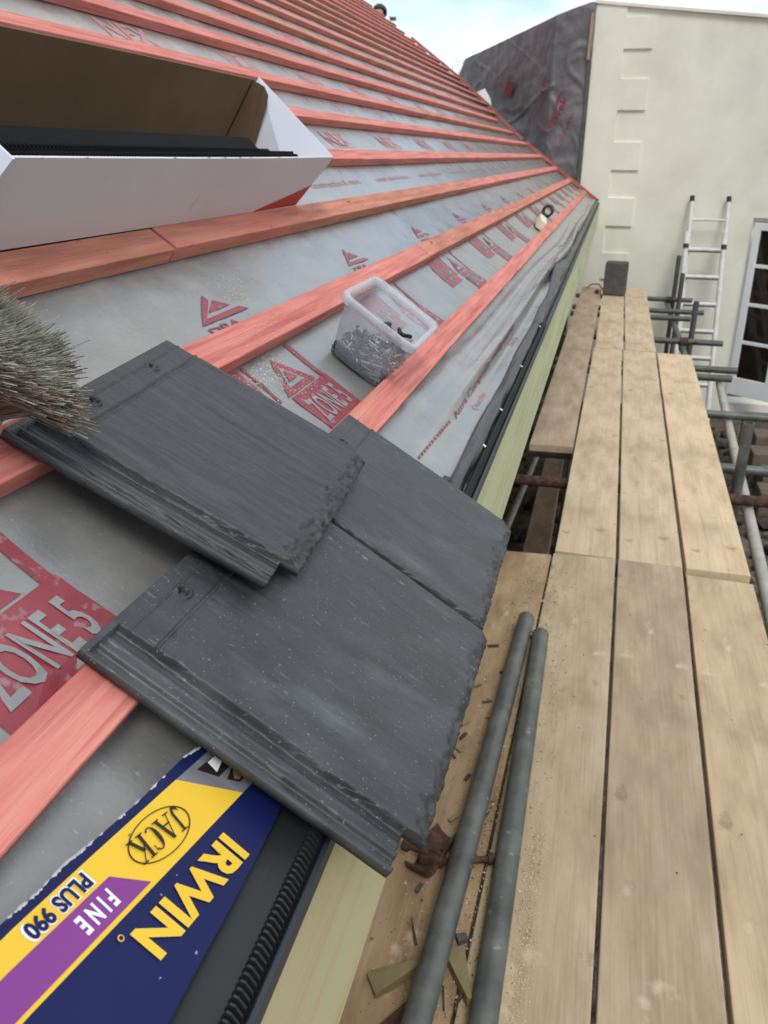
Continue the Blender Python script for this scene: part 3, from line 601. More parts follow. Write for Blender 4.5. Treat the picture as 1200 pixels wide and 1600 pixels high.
# ------------------------------------------------------------ broom
br = empty('broom', RP(.35, .56, .03), 'soft grey-brown bristle broom head lying against the upper slate at the left edge', 'broom')
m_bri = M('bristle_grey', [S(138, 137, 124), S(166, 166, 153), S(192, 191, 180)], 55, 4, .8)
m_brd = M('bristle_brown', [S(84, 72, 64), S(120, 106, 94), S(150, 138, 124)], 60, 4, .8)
m_stock = M('broom_stock', [S(170, 146, 104), S(196, 172, 130)], 8, 4, .6, (3, .6, 3))
bd_ = Vector((-.40, .22, .88)).normalized()          # bristle direction in (s, y, h)
la = Vector((.62, -.78, .0)).normalized(); wa = la.cross(bd_).normalized(); la = bd_.cross(wa).normalized()
bc = Vector((.285, .598, .018)) + la * .112
mb = MB(); v = []
for q in (-.012, .014):
    for a, b in ((-.105, -.024), (.14, -.024), (.14, .024), (-.105, .024)): v.append(RP(*(bc + la * a + wa * b + bd_ * q)))
mb.hexa(v); mb.build('stock', m_stock, br, bevel=.004)
mb = MB()
for i in range(13000):
    a = random.uniform(-.100, .135); b = random.uniform(-1, 1) * .022
    p = bc + la * a + wa * b + bd_ * .01; ln = .064 * random.uniform(.86, 1.04)
    sp = Vector((random.gauss(0, .09), random.gauss(0, .09), random.gauss(0, .09))) + wa * (b / .022 * .42) + la * ((a - .02) / .12 * .45)
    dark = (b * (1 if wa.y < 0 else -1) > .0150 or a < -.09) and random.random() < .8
    pts = []
    for t in (0, .5, 1):
        q = p + (bd_ + sp * t) * ln * t; q = q + Vector((0, 0, -.004 * t * t)); q.z = max(q.z, .017 if q.x < .29 else .004); pts.append(RP(*q))
    r0 = .00075
    d = (pts[2] - pts[0]).normalized(); A = d.orthogonal().normalized() * r0; Bv = d.cross(A)
    vs = []
    for j, pt in enumerate(pts):
        k_ = 1 - .15 * j; vs += [pt + A * k_, pt - A * .5 * k_ + Bv * .87 * k_, pt - A * .5 * k_ - Bv * .87 * k_]
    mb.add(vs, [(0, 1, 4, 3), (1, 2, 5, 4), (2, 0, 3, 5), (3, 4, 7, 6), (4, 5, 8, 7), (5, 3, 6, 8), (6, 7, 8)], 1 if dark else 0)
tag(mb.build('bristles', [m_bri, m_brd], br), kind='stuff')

# ------------------------------------------------------------ small things on the roof
mb = MB(); mb.box((.078, 4.62, -.022), (.118, 4.86, .022), T=lambda a, y, b: RP(a + .1 * (y - 4.62), y, b))
tag(mb.build('wood_offcut', M('pale_softwood', [S(214, 206, 178), S(228, 222, 198)], 12, 3, .7), loc=RP(.1, 4.7, 0), bevel=.002), 'small pale wood offcut above the lowest batten, beside the black tape roll', 'wood offcut')
mb = MB(); cc = Vector((.13, 5.25, .008)); ring = []
for k in range(28):
    a = 2 * math.pi * k / 28
    for r_, o_ in ((.036, -.02), (.036, .02), (.022, .02), (.022, -.02)): ring.append(RP(cc.x + r_ * math.cos(a) * .9, cc.y + o_ * 3 + r_ * math.cos(a) * .5, cc.z + .012 + r_ * math.sin(a)))
mb.add(ring, [(4 * k + j, 4 * k + (j + 1) % 4, (4 * k + 4) % 112 + (j + 1) % 4, (4 * k + 4) % 112 + j) for k in range(28) for j in range(4)], 0, True)
tag(mb.build('tape_roll', m_blackpl, loc=RP(*cc)), 'black roll of tape standing above the lowest batten, beside the pale offcut', 'tape roll')
mb = MB()
for k in range(3):
    a = 2.0 + k; mb.add([RP(.095, 1.56 + .02 * k, -.024), RP(.105 + .01 * math.cos(a), 1.575 + .02 * k, -.002), RP(.088, 1.585 + .02 * k, -.020), RP(.10, 1.55 + .02 * k, -.012)], [(0, 1, 2), (0, 2, 3), (0, 1, 3)])
tag(mb.build('bark_chip', M('bark', [S(70, 66, 54), S(110, 108, 92)], 20, 3, .9), loc=RP(.1, 1.57, -.02)), 'dark curled bark chip on the underlay just beyond the nail tub', 'bark chip')
mb = MB(); random.seed(21)      # sawdust on underlay and batten near the tub
for (cs_, cy_, rs, ry, nn_) in ((.205, 1.10, .025, .10, 420), (.16, 1.16, .03, .07, 160), (.36, 1.30, .035, .08, 160), (.26, 1.20, .02, .04, 60)):
    for i in range(nn_):
        s = random.gauss(cs_, rs * .6); y = random.gauss(cy_, ry * .6); L_ = random.uniform(.0008, .0024); a = random.random() * 6.28
        onb = any(lo < s < hi for lo, hi in zip(LOW, ROWS)); h = (.0018 if onb else hm(s, y) + .003)
        mb.add([RP(s, y, h), RP(s + L_ * math.cos(a), y + L_ * math.sin(a), h + .0008), RP(s + L_ * math.cos(a + 1), y + L_ * math.sin(a + 1), h)], [(0, 1, 2)])
tag(mb.build('sawdust', M('sawdust_pale', [S(186, 180, 150), S(210, 204, 176)], 30, 2, .9), loc=RP(.2, 1.1, 0)), 'pale sawdust sprinkled on the underlay and batten above the nail tub', 'sawdust', kind='stuff')

# ------------------------------------------------------------ scaffold boards
ZB = -1.33
def board(p, mat, lab, z=ZB, th=.038):   # p: near-left, near-right, far-right, far-left (x, y)
    n = 16; vs = []; sdn = p[0][0] * 9 + p[0][1]
    for i in range(n + 1):
        t = i / n
        l_ = Vector(p[0]).lerp(Vector(p[3]), t); r_ = Vector(p[1]).lerp(Vector(p[2]), t); dz = .0025 * nz3(t * 3, sdn); e = .0012 * nz3(t * 6, sdn + 3)
        vs += [(l_.x + e, l_.y, z - th + dz), (r_.x - e, r_.y, z - th + dz), (r_.x - e, r_.y, z + dz), (l_.x + e, l_.y, z + dz)]
    fs = [(0, 1, 2, 3), tuple(4 * n + k for k in (3, 2, 1, 0))] + [(4 * i + k, 4 * i + (k + 1) % 4, 4 * i + 4 + (k + 1) % 4, 4 * i + 4 + k) for i in range(n) for k in range(4)]
    c = (Vector(p[0]) + Vector(p[2])) / 2
    tag(MB().add(vs, fs).build('scaffold_board', mat, loc=(c.x, c.y, z), bevel=.003), lab, 'scaffold board', 'scaffold boards forming the walkway')
g = .003
board([(-.345, -.9), (-.155 - g, -.9), (-.085 - g, 2.845), (-.31, 2.83)], m_board[4], 'dusty brown scaffold board nearest the fascia, under the two loose tubes and the rusty coupler')
board([(-.150, -.9), (.070 - g, -.9), (.141 - g, 2.87), (-.082, 2.86)], m_board[5], 'near scaffold board just right of the two loose tubes, grey-tan and clean')
board([(.076, -.9), (.285 - g, -.9), (.368 - g, 2.855), (.147, 2.87)], m_board[1], 'greyish spotted scaffold board in the middle of the near set')
board([(.292, -.9), (.515, -.9), (.592, 2.80), (.375, 2.815)], m_board[6], 'yellowish near scaffold board at the right edge of the photograph', z=ZB - .004)
board([(-.078, 2.885), (.141 - g, 2.875), (.172 - g, 6.56), (-.035, 6.57)], m_board[0], 'long tan scaffold board beyond the near set, beside the gap under the eaves')
board([(.149, 2.872), (.366, 2.862), (.412 - g, 6.545), (.180, 6.555)], m_board[0], 'long pale scaffold board in the middle of the second set')
board([(.377, 2.85), (.588, 2.845), (.655, 6.49), (.418, 6.50)], m_board[2], 'bright yellowish scaffold board on the outer side, its end corner clipped near the transoms', z=ZB + .006)
board([(-.285, 4.11), (-.072, 4.12), (-.034, 9.86), (-.245, 9.86)], m_board[3], 'weathered brown scaffold board tucked under the fascia, beyond the open gap')
board([(-.028, 6.60), (.178, 6.59), (.200, 9.88), (-.018, 9.88)], m_board[0], 'far scaffold board with the grey concrete block standing on it')
board([(.192, 6.58), (.414, 6.57), (.428, 9.95), (.208, 9.95)], m_board[0], 'far scaffold board on the outer side, ending at the white wall')

# sawdust and grit on the near boards
random.seed(5); mb = MB(); cols3 = []
for i in range(5200):
    y = random.uniform(.7, 2.75); xe = -.115 + .05 * (y - .9) / 2; r = random.random()
    x = xe + .03 - abs(random.gauss(0, .085)) if r < .8 else xe + random.uniform(0, .10)
    if x < -.34 + .03: continue
    L_ = random.uniform(.0012, .004) * (2.2 if random.random() < .06 else 1); a = random.random() * 6.28; z = ZB + .0035
    mb.add([(x, y, z), (x + L_ * math.cos(a), y + L_ * math.sin(a), z + random.uniform(.0004, .002)), (x + L_ * math.cos(a + .9), y + L_ * math.sin(a + .9), z)], [(0, 1, 2)], 0 if random.random() < .55 else 1)
for i in range(2200):
    y = random.uniform(.85, 1.45); x = -.018 + .016 * (y - 1) + random.gauss(0, .010); L_ = random.uniform(.001, .003); a = random.random() * 6.28; z = ZB + .0035
    mb.add([(x, y, z), (x + L_ * math.cos(a), y + L_ * math.sin(a), z + random.uniform(.0004, .002)), (x + L_ * math.cos(a + .9), y + L_ * math.sin(a + .9), z)], [(0, 1, 2)], 1)
tag(mb.build('sawdust', [M('grit_brown', [S(78, 62, 46), S(120, 98, 72)], 30, 2, .9), M('sawdust_light', [S(196, 176, 136), S(220, 202, 164)], 30, 2, .9)], loc=(-.1, 1.5, ZB)), 'brown grit and pale sawdust strewn around the loose tubes on the near boards', 'sawdust', kind='stuff')
mb = MB()
for i in range(34):
    x = random.uniform(-.05, .5); y = random.uniform(1.1, 2.8); L_ = random.uniform(.003, .009); a = random.random() * 6.28; z = ZB + .0035
    if random.random() < .7: x = random.uniform(-.05, .07)
    mb.add([(x, y, z), (x + L_ * math.cos(a), y + L_ * math.sin(a), z + .002), (x + L_ * math.cos(a + .35) * 1.1, y + L_ * math.sin(a + .35) * 1.1, z)], [(0, 1, 2)])
tag(mb.build('wood_chips', m_rust, loc=(0, 1.5, ZB)), 'scattered dark bark crumbs on the near scaffold boards', 'wood chips', kind='stuff')

# ------------------------------------------------------------ loose tubes, coupler, offcuts
def tubeobj(name, pts, mat, lab, cat, group=None, r=.02415, nn=22):
    o = MB().tube(pts, r, nn, ri=.84).build(name, mat, loc=pts[0]); return tag(o, lab, cat, group)
tubeobj('scaffold_tube', [(-.128, 2.31, ZB + .026), (-.150, 1.5, ZB + .040), (-.168, .95, ZB + .056), (-.185, .3, ZB + .07)], m_galv, 'left one of the two loose galvanised tubes lying on the near boards', 'scaffold tube', 'loose scaffold tubes on the walkway')
tubeobj('scaffold_tube', [(-.078, 2.225, ZB + .026), (-.068, .98, ZB + .027), (-.060, .2, ZB + .028)], m_galv, 'right one of the two loose galvanised tubes, its far end set slightly nearer', 'scaffold tube', 'loose scaffold tubes on the walkway')
cp = empty('scaffold_coupler', (-.215, 1.32, ZB), 'rusty scaffold coupler lying on the dusty board under the left loose tube', 'scaffold coupler')
def halfshell(c, ax, r, wd, a0, a1, th=.005):
    mb = MB(); ax = Vector(ax).normalized(); A = ax.orthogonal().normalized(); B = ax.cross(A); n = 12; vs = []
    for i in range(n + 1):
        a = a0 + (a1 - a0) * i / n; d = A * math.cos(a) + B * math.sin(a)
        vs += [Vector(c) + d * r - ax * wd, Vector(c) + d * r + ax * wd, Vector(c) + d * (r + th) + ax * wd, Vector(c) + d * (r + th) - ax * wd]
    fs = [(0, 1, 2, 3), tuple(4 * n + k for k in (3, 2, 1, 0))] + [(4 * i + k, 4 * i + (k + 1) % 4, 4 * i + 4 + (k + 1) % 4, 4 * i + 4 + k) for i in range(n) for k in range(4)]
    return mb.add(vs, fs)
halfshell((-.212, 1.345, ZB + .034), (.5, .85, .25), .025, .025, .3, 3.7).build('jaw', m_rust, cp, bevel=.002)
halfshell((-.235, 1.285, ZB + .030), (.9, -.4, .1), .025, .025, 2.3, 5.6).build('jaw', m_rust, cp, bevel=.002)
mb = MB(); mb.tube([(-.275, 1.31, ZB + .03), (-.225, 1.30, ZB + .032)], .007, 8); mb.tube([(-.282, 1.312, ZB + .03), (-.268, 1.308, ZB + .03)], .012, 6); mb.build('bolt', m_rust, cp)
mb = MB(); mb.tube([(-.20, 1.30, ZB + .015), (-.105, 1.335, ZB + .012)], .007, 8); mb.tube([(-.110, 1.333, ZB + .012), (-.098, 1.338, ZB + .012)], .012, 6); mb.build('bolt', m_rust, cp)
mb = MB(); mb.box((-.245, 1.29, ZB + .005), (-.195, 1.335, ZB + .03)); mb.build('plate', m_rust, cp, bevel=.004)
def sliver(c, a, l, w_, h, mat, lab, name='wood_offcut', tilt=0, taper=.2):
    ca, sa = math.cos(a), math.sin(a); P = lambda u, v, z: (c[0] + u * ca - v * sa, c[1] + u * sa + v * ca, ZB + .003 + z + tilt * u)
    v = [P(-l, -w_, 0), P(l, -w_ * taper, 0), P(l, w_ * taper, 0), P(-l, w_, 0), P(-l, -w_, h), P(l, -w_ * taper, h), P(l, w_ * taper, h), P(-l, w_, h)]
    tag(MB().hexa([Vector(q) for q in v]).build(name, mat, loc=(c[0], c[1], ZB), bevel=.001), lab, 'wood offcut' if 'wood' in name else 'stone chip', 'offcuts beside the loose tubes')
m_off = M('treated_offcut', [S(118, 108, 78), S(146, 134, 98)], 14, 4, .8, (2, .5, 2))
sliver((-.225, 1.03), .6, .05, .022, .02, m_off, 'greenish wedge offcut left of the left loose tube', tilt=.2)
sliver((-.118, 1.055), -1.15, .055, .020, .022, m_off, 'greenish wedge offcut between the two loose tubes', tilt=.1)
sliver((-.205, .955), 1.1, .05, .018, .012, m_rust, 'dark brown splintered offcut at the bottom under the left tube', tilt=.1)
sliver((-.13, 1.135), .5, .010, .009, .012, m_block, 'pale grey stone chip between the loose tubes', 'stone_chip', taper=.7)
sliver((-.215, 1.12), 2.0, .03, .004, .004, m_rust, 'thin dark splinter left of the left tube, above the wedge', tilt=.5)
mb = MB(); mb.tube([(-.118, .99, ZB + .02), (-.10, 1.03, ZB + .022)], .0016, 5); mb.tube([(-.135, .985, ZB + .01), (-.145, 1.03, ZB + .012)], .0016, 5)
tag(mb.build('nails', m_nail, loc=(-.11, 1, ZB)), 'two bent pale nails on the offcuts between the loose tubes', 'nails')

random.seed(12); mb = MB()
for k in range(26):
    x = random.gauss(-.20, .05); y = random.uniform(.95, 2.3); L_ = random.uniform(.006, .018); a = random.random() * 6.28; w_ = L_ * random.uniform(.15, .5); h_ = random.uniform(.002, .006); z = ZB + .003
    x = max(-.30, min(-.10, x)); c, q = math.cos(a), math.sin(a); P = lambda u, v, zz: Vector((x + u * c - v * q, y + u * q + v * c, z + zz))
    mb.hexa([P(-L_, -w_, 0), P(L_, -w_ * .6, 0), P(L_ * .8, w_, 0), P(-L_, w_ * .5, 0), P(-L_, -w_, h_), P(L_, -w_ * .6, h_ * .5), P(L_ * .8, w_, h_), P(-L_, w_ * .5, h_)], random.choice((0, 0, 1, 2)))
tag(mb.build('debris', [m_rust, m_off, m_block], loc=(-.2, 1.5, ZB)), 'crumbs of bark, slate and wood strewn on the dusty board by the fascia', 'debris', kind='stuff')

# ------------------------------------------------------------ scaffold structure
ZT = -1.393
def pole(name, a, b, mat, lab, group): tubeobj(name, [a, b], mat, lab, 'scaffold tube', group, nn=14)
trs = [(2.90, -.42, .42, m_galvd, 'dark scaffold transom crossing the near end of the open gap'), (3.76, -.42, 1.6, m_rust, 'rusty brown transom crossing the gap and sticking out past the walkway'),
       (4.18, -.3, 1.6, m_galv, 'bluish transom just beyond the rusty one'), (5.16, -.3, 1.6, m_galv, 'bluish transom meeting the pale ledger below the door'),
       (6.10, -.3, .90, m_galvd, 'nearer transom of the touching pair below the ladder'), (6.36, -.3, .965, m_galvd, 'farther transom of the touching pair below the ladder'), (7.34, -.3, .97, m_galvd, 'transom with rusty clamp, third from the wall'),
       (8.45, -.3, .80, m_galvd, 'short transom second nearest the wall pair'), (8.85, -.3, .95, m_galvd, 'transom overlapping the ladder foot of the second rung group'), (9.62, -.3, .90, m_galvd, 'farthest transom close to the white wall')]
for y, a, b, mt, lb in trs: pole('scaffold_tube', (a, y, ZT), (b, y + .01, ZT), mt, lb, 'transoms under the walkway')
pole('scaffold_tube', (.56, .6, -1.445), (.835, 6.2, -1.445), m_galvp, 'long pale ledger tube running beside the outer boards', 'ledgers beside the walkway')
pole('scaffold_tube', (.665, 6.0, -1.442), (.655, 9.95, -1.442), m_galv, 'far ledger tube under the transoms towards the wall', 'ledgers beside the walkway')
for x, y, zt, lb in ((.690, 3.98, -1.10, 'stubby upright tube in front of the pale ledger'), (.79, 8.05, -1.17, 'upright tube nearest of the three below the ladder'), (.755, 9.45, -1.10, 'upright tube in the middle of the three below the ladder'), (.735, 9.98, -.98, 'tallest upright tube, closest to the white wall')):
    pole('scaffold_tube', (x, y, -2.75), (x, y, zt), m_galvd if y > 5 else m_galv, lb, 'scaffold uprights')
for x, y in ((.67, 9.60), (.67, 7.34)):
    c_ = empty('scaffold_coupler', (x, y, ZT - .02), 'rusty coupler clamping the %s transom to the far ledger' % ('farthest' if y > 9 else 'third'), 'scaffold coupler', 'couplers on the far ledger')
    halfshell((x, y, ZT), (1, 0, 0), .025, .03, 0, 6.1, .012).build('jaw', m_rust, c_); halfshell((x, y, ZT - .05), (0, 1, 0), .025, .03, 0, 6.1, .012).build('jaw', m_rust, c_)
    MB().tube([(x + .03, y - .05, ZT), (x + .09, y - .05, ZT + .01)], .009, 8).build('bolt', m_rust, c_)
# things seen down the gap under the eaves
pole('scaffold_tube', (-.47, 4.3, -2.15), (-.36, 7.2, -2.2), m_galvp, 'pale tube lying low under the eaves, seen down the gap', 'tubes below the gap')
pole('scaffold_tube', (-.12, 4.3, -2.4), (-.14, 8.2, -2.4), m_galvd, 'dark tube lying low in the middle of the gap', 'tubes below the gap')
board([(-.36, 4.8), (-.18, 4.8), (-.20, 7.6), (-.36, 7.6)], m_board[3], 'grey old plank lying on the ground below the gap', z=-2.5)
mb = MB(); random.seed(3)
for (x0, x1, y0, y1, nn_, mi) in ((-.75, .2, 4.5, 9, 60, 0), (.95, 1.6, 6.2, 9.6, 90, 0), (1.0, 2.2, 4.6, 7.2, 120, 1), (.6, 1.2, 3, 6, 60, 1)):
    for i in range(nn_):
        x = random.uniform(x0, x1); y = random.uniform(y0, y1); r = random.uniform(.02, .10 if mi == 0 else .045)
        bm = bmesh.new(); bmesh.ops.create_icosphere(bm, subdivisions=1, radius=r)
        mb.add([Vector((v.co.x * random.uniform(.8, 1.4), v.co.y * random.uniform(.8, 1.4), v.co.z * random.uniform(.5, .9))) + Vector((x, y, -2.74 + r * .3)) for v in bm.verts], [[v.index for v in f.verts] for f in bm.faces], mi); bm.free()
tag(mb.build('rubble', [m_dstone, m_stone], loc=(1, 6, -2.75)), 'dark rubble and loose stones on the soil below the walkway', 'rubble', kind='stuff')
k = 0
for row in range(5):
    for col in range(3):
        x0 = 1.40 + col * .42 + .05 * (row % 2); y0 = 7.0 + row * .30; z1 = -2.52 + row * .07
        mb = MB(); mb.box((x0, y0, -2.75), (x0 + .39, y0 + .27, z1 + .01 * random.random()))
        tag(mb.build('stone_block', m_stone, loc=(x0, y0, -2.75), bevel=.012), 'brown stone block, %s row of the stepped stack, %s one' % (['nearest', 'second', 'middle', 'fourth', 'farthest'][row], ['left', 'middle', 'right'][col]), 'stone block', 'stepped stack of stone blocks beyond the walkway')

# ------------------------------------------------------------ white wall with quoins, door, ladder
WY = 10.28
we = empty('rendered_building', (1, WY, -2.75), 'white rendered building wall with raised quoins at the end of the walkway', 'building')
def ztop(x): return 1.437 - .100 * (x + .4) - .0 * x
mb = MB(); DX0, DX1, DZ0, DZ1 = 1.46, 3.1, -2.62, -.595
def wq(x0, x1, z0, z1): mb.hexa([Vector((x0, WY, z0)), Vector((x1, WY, z0 if not callable(z0) else z0(x1))), Vector((x1, WY + .3, z0)), Vector((x0, WY + .3, z0)), Vector((x0, WY, z1(x0) if callable(z1) else z1)), Vector((x1, WY, z1(x1) if callable(z1) else z1)), Vector((x1, WY + .3, z1(x1) if callable(z1) else z1)), Vector((x0, WY + .3, z1(x0) if callable(z1) else z1))])
wq(-.395, DX0, -2.9, ztop); wq(DX1, 9, -2.9, ztop); wq(DX0, DX1, DZ1, ztop); wq(DX0, DX1, -2.9, DZ0)
mb.build('wall', m_white, we)
mb = MB(); zz = 1.312; k = 0
edges = [1.312, 1.02, .745, .446, .139, -.142, -.422, -.717, -1.0, -1.29, -1.58, -1.87, -2.16, -2.45, -2.74]
pl = [(-.385, -2.74)]
seq = [(-.072, 1.43)] + [(.213 if k % 2 == 0 else -.072, edges[k]) for k in range(len(edges) - 1)] + [(None, -2.74)]
right = [(-.072, 1.43)]; cur = -.072
for k in range(len(edges) - 1):
    nxt = .213 if k % 2 == 0 else -.072; right += [(cur, edges[k]), (nxt, edges[k])]; cur = nxt
right += [(cur, -2.74)]
mb.prism([(-.385, -2.74), (-.385, 1.43)] + right, WY - .024, WY + .01, lambda a, y, b: (a, y, b))
mb.build('quoins', m_white, we, bevel=.004)
mb = MB(); mb.add([(-.40, WY - .04, ztop(-.4) + .001), (9, WY - .04, ztop(9) + .001), (9, WY + .34, ztop(9) + .001), (-.40, WY + .34, ztop(-.4) + .001), (-.40, WY - .04, ztop(-.4) + .03), (9, WY - .04, ztop(9) + .03), (9, WY + .34, ztop(9) + .03), (-.40, WY + .34, ztop(-.4) + .03)], [(0, 3, 2, 1), (4, 5, 6, 7), (0, 1, 5, 4), (1, 2, 6, 5), (2, 3, 7, 6), (3, 0, 4, 7)]); mb.build('coping', m_white, we)
mb = MB(); mb.box((DX0 - .3, WY + 1.6, -2.8), (DX1 + .3, WY + 1.65, -.3)); mb.build('room_wall', M('room_dark', [S(60, 50, 44), S(80, 66, 56)], 3, 3, .8), we)
mb = MB(); fr = .045
mb.box((DX0 + .001, WY + .08, DZ0), (DX0 + fr, WY + .15, DZ1 - .001)); mb.box((DX1 - fr, WY + .08, DZ0), (DX1 - .001, WY + .15, DZ1 - .001)); mb.box((DX0 + fr, WY + .08, DZ1 - fr), (DX1 - fr, WY + .15, DZ1 - .001)); mb.build('door_frame', m_upvc, we, bevel=.003)
def leaf(hx, hy, ang, wd, name_lab):
    ca, sa = math.cos(ang), math.sin(ang); P = lambda u, v, z: Vector((hx + u * ca + v * sa, hy + u * sa - v * ca, z))
    d = empty('glazed_door', (hx, hy, -2.5), name_lab, 'door', 'glazed doors of the white building')
    mb = MB(); z0, z1 = -2.50, -.64
    def bx(u0, u1, a, b, t0=0, t1=.045): mb.hexa([P(u0, t0, a), P(u1, t0, a), P(u1, t1, a), P(u0, t1, a), P(u0, t0, b), P(u1, t0, b), P(u1, t1, b), P(u0, t1, b)])
    stl = .075; bx(0, stl, z0, z1); bx(wd - stl, wd, z0, z1); bx(stl, wd - stl, z1 - .075, z1, .001, .044); bx(stl, wd - stl, z0, -2.30, .001, .044)
    zs = [-2.30, -1.915, -1.885, -1.50, -1.47, -1.095, -1.065, -.715]
    for a, b in ((-1.920, -1.882), (-1.508, -1.470), (-1.098, -1.060)): bx(stl, wd - stl, a, b, .004, .041)
    mb.build('leaf_frame', m_upvc, d, bevel=.004)
    for a, b in ((-2.30, -1.92), (-1.882, -1.508), (-1.470, -1.098), (-1.060, -.715)):
        mb = MB(); mb.hexa([P(stl, .018, a), P(wd - stl, .018, a), P(wd - stl, .026, a), P(stl, .026, a), P(stl, .018, b), P(wd - stl, .018, b), P(wd - stl, .026, b), P(stl, .026, b)]); mb.build('pane', m_glass, d)
    mb = MB(); mb.box((-.01, -.02, -.06), (.01, .02, .06)); 
    MB().hexa([P(wd - .06, -.02, -1.7), P(wd - .03, -.02, -1.7), P(wd - .03, .0, -1.7), P(wd - .06, .0, -1.7), P(wd - .06, -.02, -1.55), P(wd - .03, -.02, -1.55), P(wd - .03, 0, -1.55), P(wd - .06, 0, -1.55)]).build('handle', m_alu, d)
leaf(1.50, WY - .02, R_(-36), .50, 'white glazed door leaf standing open beside the ladder')
leaf(2.2, WY + .12, 0, .84, 'closed white glazed door leaf behind the open one')
lad = empty('extension_ladder', (1.0, 9.6, -2.75), 'aluminium extension ladder leaning on the white wall beside the open door', 'ladder')
A0, A1 = Vector((.86, 9.52, -2.72)), Vector((.803, 10.22, -.40)); wv = Vector((.372, 0, 0)); off = Vector((-.012, -.06, -.02))
def lp(z, base=0): t = (z - A0.z) / (A1.z - A0.z); return A0.lerp(A1, t) + (off if base else Vector())
for sgn in (0, 1):
    MB().tube([lp(-1.95) + wv * sgn, lp(-.42) + wv * sgn], .022, 8).build('upper_rail', m_alu, lad)
    w2 = Vector((-.012 if sgn == 0 else .372 + .0, 0, 0))
    MB().tube([lp(-2.74, 1) + w2, lp(-.80, 1) + w2], .029, 8).build('lower_rail', m_alu, lad)
    MB().tube([lp(-.44) + wv * sgn, lp(-.385) + wv * sgn], .025, 8).build('end_cap', m_blackpl, lad)
    MB().tube([lp(-.84, 1) + w2 + Vector((0, -.01, 0)), lp(-.72, 1) + w2 + Vector((0, -.01, 0))], .034, 8).build('guide_bracket', m_alu, lad)
    MB().tube([lp(-.88, 1) + w2 + Vector((0, -.012, 0)), lp(-.84, 1) + w2 + Vector((0, -.012, 0))], .030, 8).build('bracket_foot', m_blackpl, lad)
z = -.62; i = 0
while z > -2.6:
    b_ = 0 if i == 0 else 1
    MB().tube([lp(z, b_), lp(z, b_) + wv], .013 if i == 0 else .020, 8).build('rung', m_alu, lad)
    if i: MB().tube([lp(z - .022, b_) + Vector((0, .01, 0)), lp(z - .022, b_) + wv + Vector((0, .01, 0))], .008, 6).build('rung_grip', m_galvd, lad)
    z -= .272; i += 1
mb = MB(); mb.hexa([Vector((x, y, z)) for z in (ZB + .003, ZB + .33) for x, y in ((-.022, 9.27), (.196, 9.25), (.215, 9.45), (-.003, 9.47))]); o = mb.build('concrete_block', m_block, loc=(.1, 9.35, ZB), bevel=.012); tag(o, 'dark grey concrete block standing upright on the boards against the white wall', 'concrete block')
mb = MB(); mb.tube([(-.02, 9.6, ZB + .01), (-.07, 9.66, ZB + .06), (-.14, 9.72, ZB + .05), (-.2, 9.7, ZB + .01)], .008, 6); tag(mb.build('cord', m_cred, loc=(-.1, 9.65, ZB)), 'short red cord behind the concrete block', 'cord')
mb = MB(); bm = bmesh.new(); bmesh.ops.create_icosphere(bm, subdivisions=2, radius=.022); mb.add([v.co * (1 + .3 * nz3(v.co.x * 60, v.co.y * 60)) + Vector((-.08, 9.38, ZB + .02)) for v in bm.verts], [[v.index for v in f.verts] for f in bm.faces]); bm.free()
tag(mb.build('pebble', m_rust, loc=(-.08, 9.38, ZB)), 'brown pebble on the boards left of the concrete block', 'pebble')

# ------------------------------------------------------------ neighbouring wall under grey membrane
def plan(x):   # the clad wall follows the verge: flat, then running back
    return WY - .03 if x > -.79 else WY - .03 + (-.79 - x) * 2.05
def prz(x): s = -x / math.cos(TH) ; return None
top_pts = [(-2.30, 1.10), (-1.911, .93), (-.79, 1.335), (-.5, 1.448), (-.392, 1.446)]
def tz(x):
    # top edge, measured on the flat part and continued back along the slanting part
    if x < -2.2: return tz(-2.2) - (-2.2 - x) * 1.3
    if x > -.79:
        t = (x + .79) / .398; return 1.338 + .110 * min(1, t * 1.15)
    xi = x * WY / plan(x)   # straight roofline
    zi = 1.338 + (xi + .79) * (1.338 - .876) / (1.911 - .79); return zi * plan(x) / WY
mb = MB(); mb.open = True; xs = [-.392 - .0125 * i for i in range(160)]; nzv = 80; vs = []
for x in xs:
    y = plan(x); s_ = -x; zb = -((.47 - .02) / math.cos(TH)) + (-x) * math.tan(TH) - .25
    for j in range(nzv + 1):
        t = j / nzv; z = zb + (tz(x) - zb) * t
        cre = .035 * abs(nz3(x * 2.2 + z * 1.1, z * 2.2 - x, 3)) + .018 * abs(nz3(x * 4.5 - z * 2, z * 3 + x, 8)) + .012 * nz3(x * 9, z * 9, 5)
        cre += .020 * max(0, 1 - abs(nz3(x * 1.9 + z * 1.3, z * 1.6 - x * .8, 31)) * 11) + .011 * max(0, 1 - abs(nz3(x * 3.1 - z * 1.5, z * 2.6 + x, 47)) * 12)
        cre += .030 * math.exp(-((z - (.62 + .5 * (x + .85)) + .03 * math.sin(x * 9)) / .018) ** 2) * (1 if -1.5 < x < -.75 else .2)
        vs.append((x, y + .015 - cre, z))
m = nzv + 1
mb.add(vs, [(i * m + j, i * m + j + 1, (i + 1) * m + j + 1, (i + 1) * m + j) for i in range(len(xs) - 1) for j in range(nzv)], 0, True)
def wt(t, o, xe, ye, mi, bold=.02):
    def F(a, b):
        x = o[0] + (xe[0] - o[0]) * a + (ye[0] - o[0]) * b; z = o[1] + (xe[1] - o[1]) * a + (ye[1] - o[1]) * b
        return Vector((x, plan(x) - .095 + .02 * math.sin(a * 5), z))
    put_text(mb, t, F, mi, bold)
cm = empty('clad_gable', (-.9, WY, -.5), 'gable of the neighbouring building wrapped in creased dark grey membrane', 'gable')
mm = mb
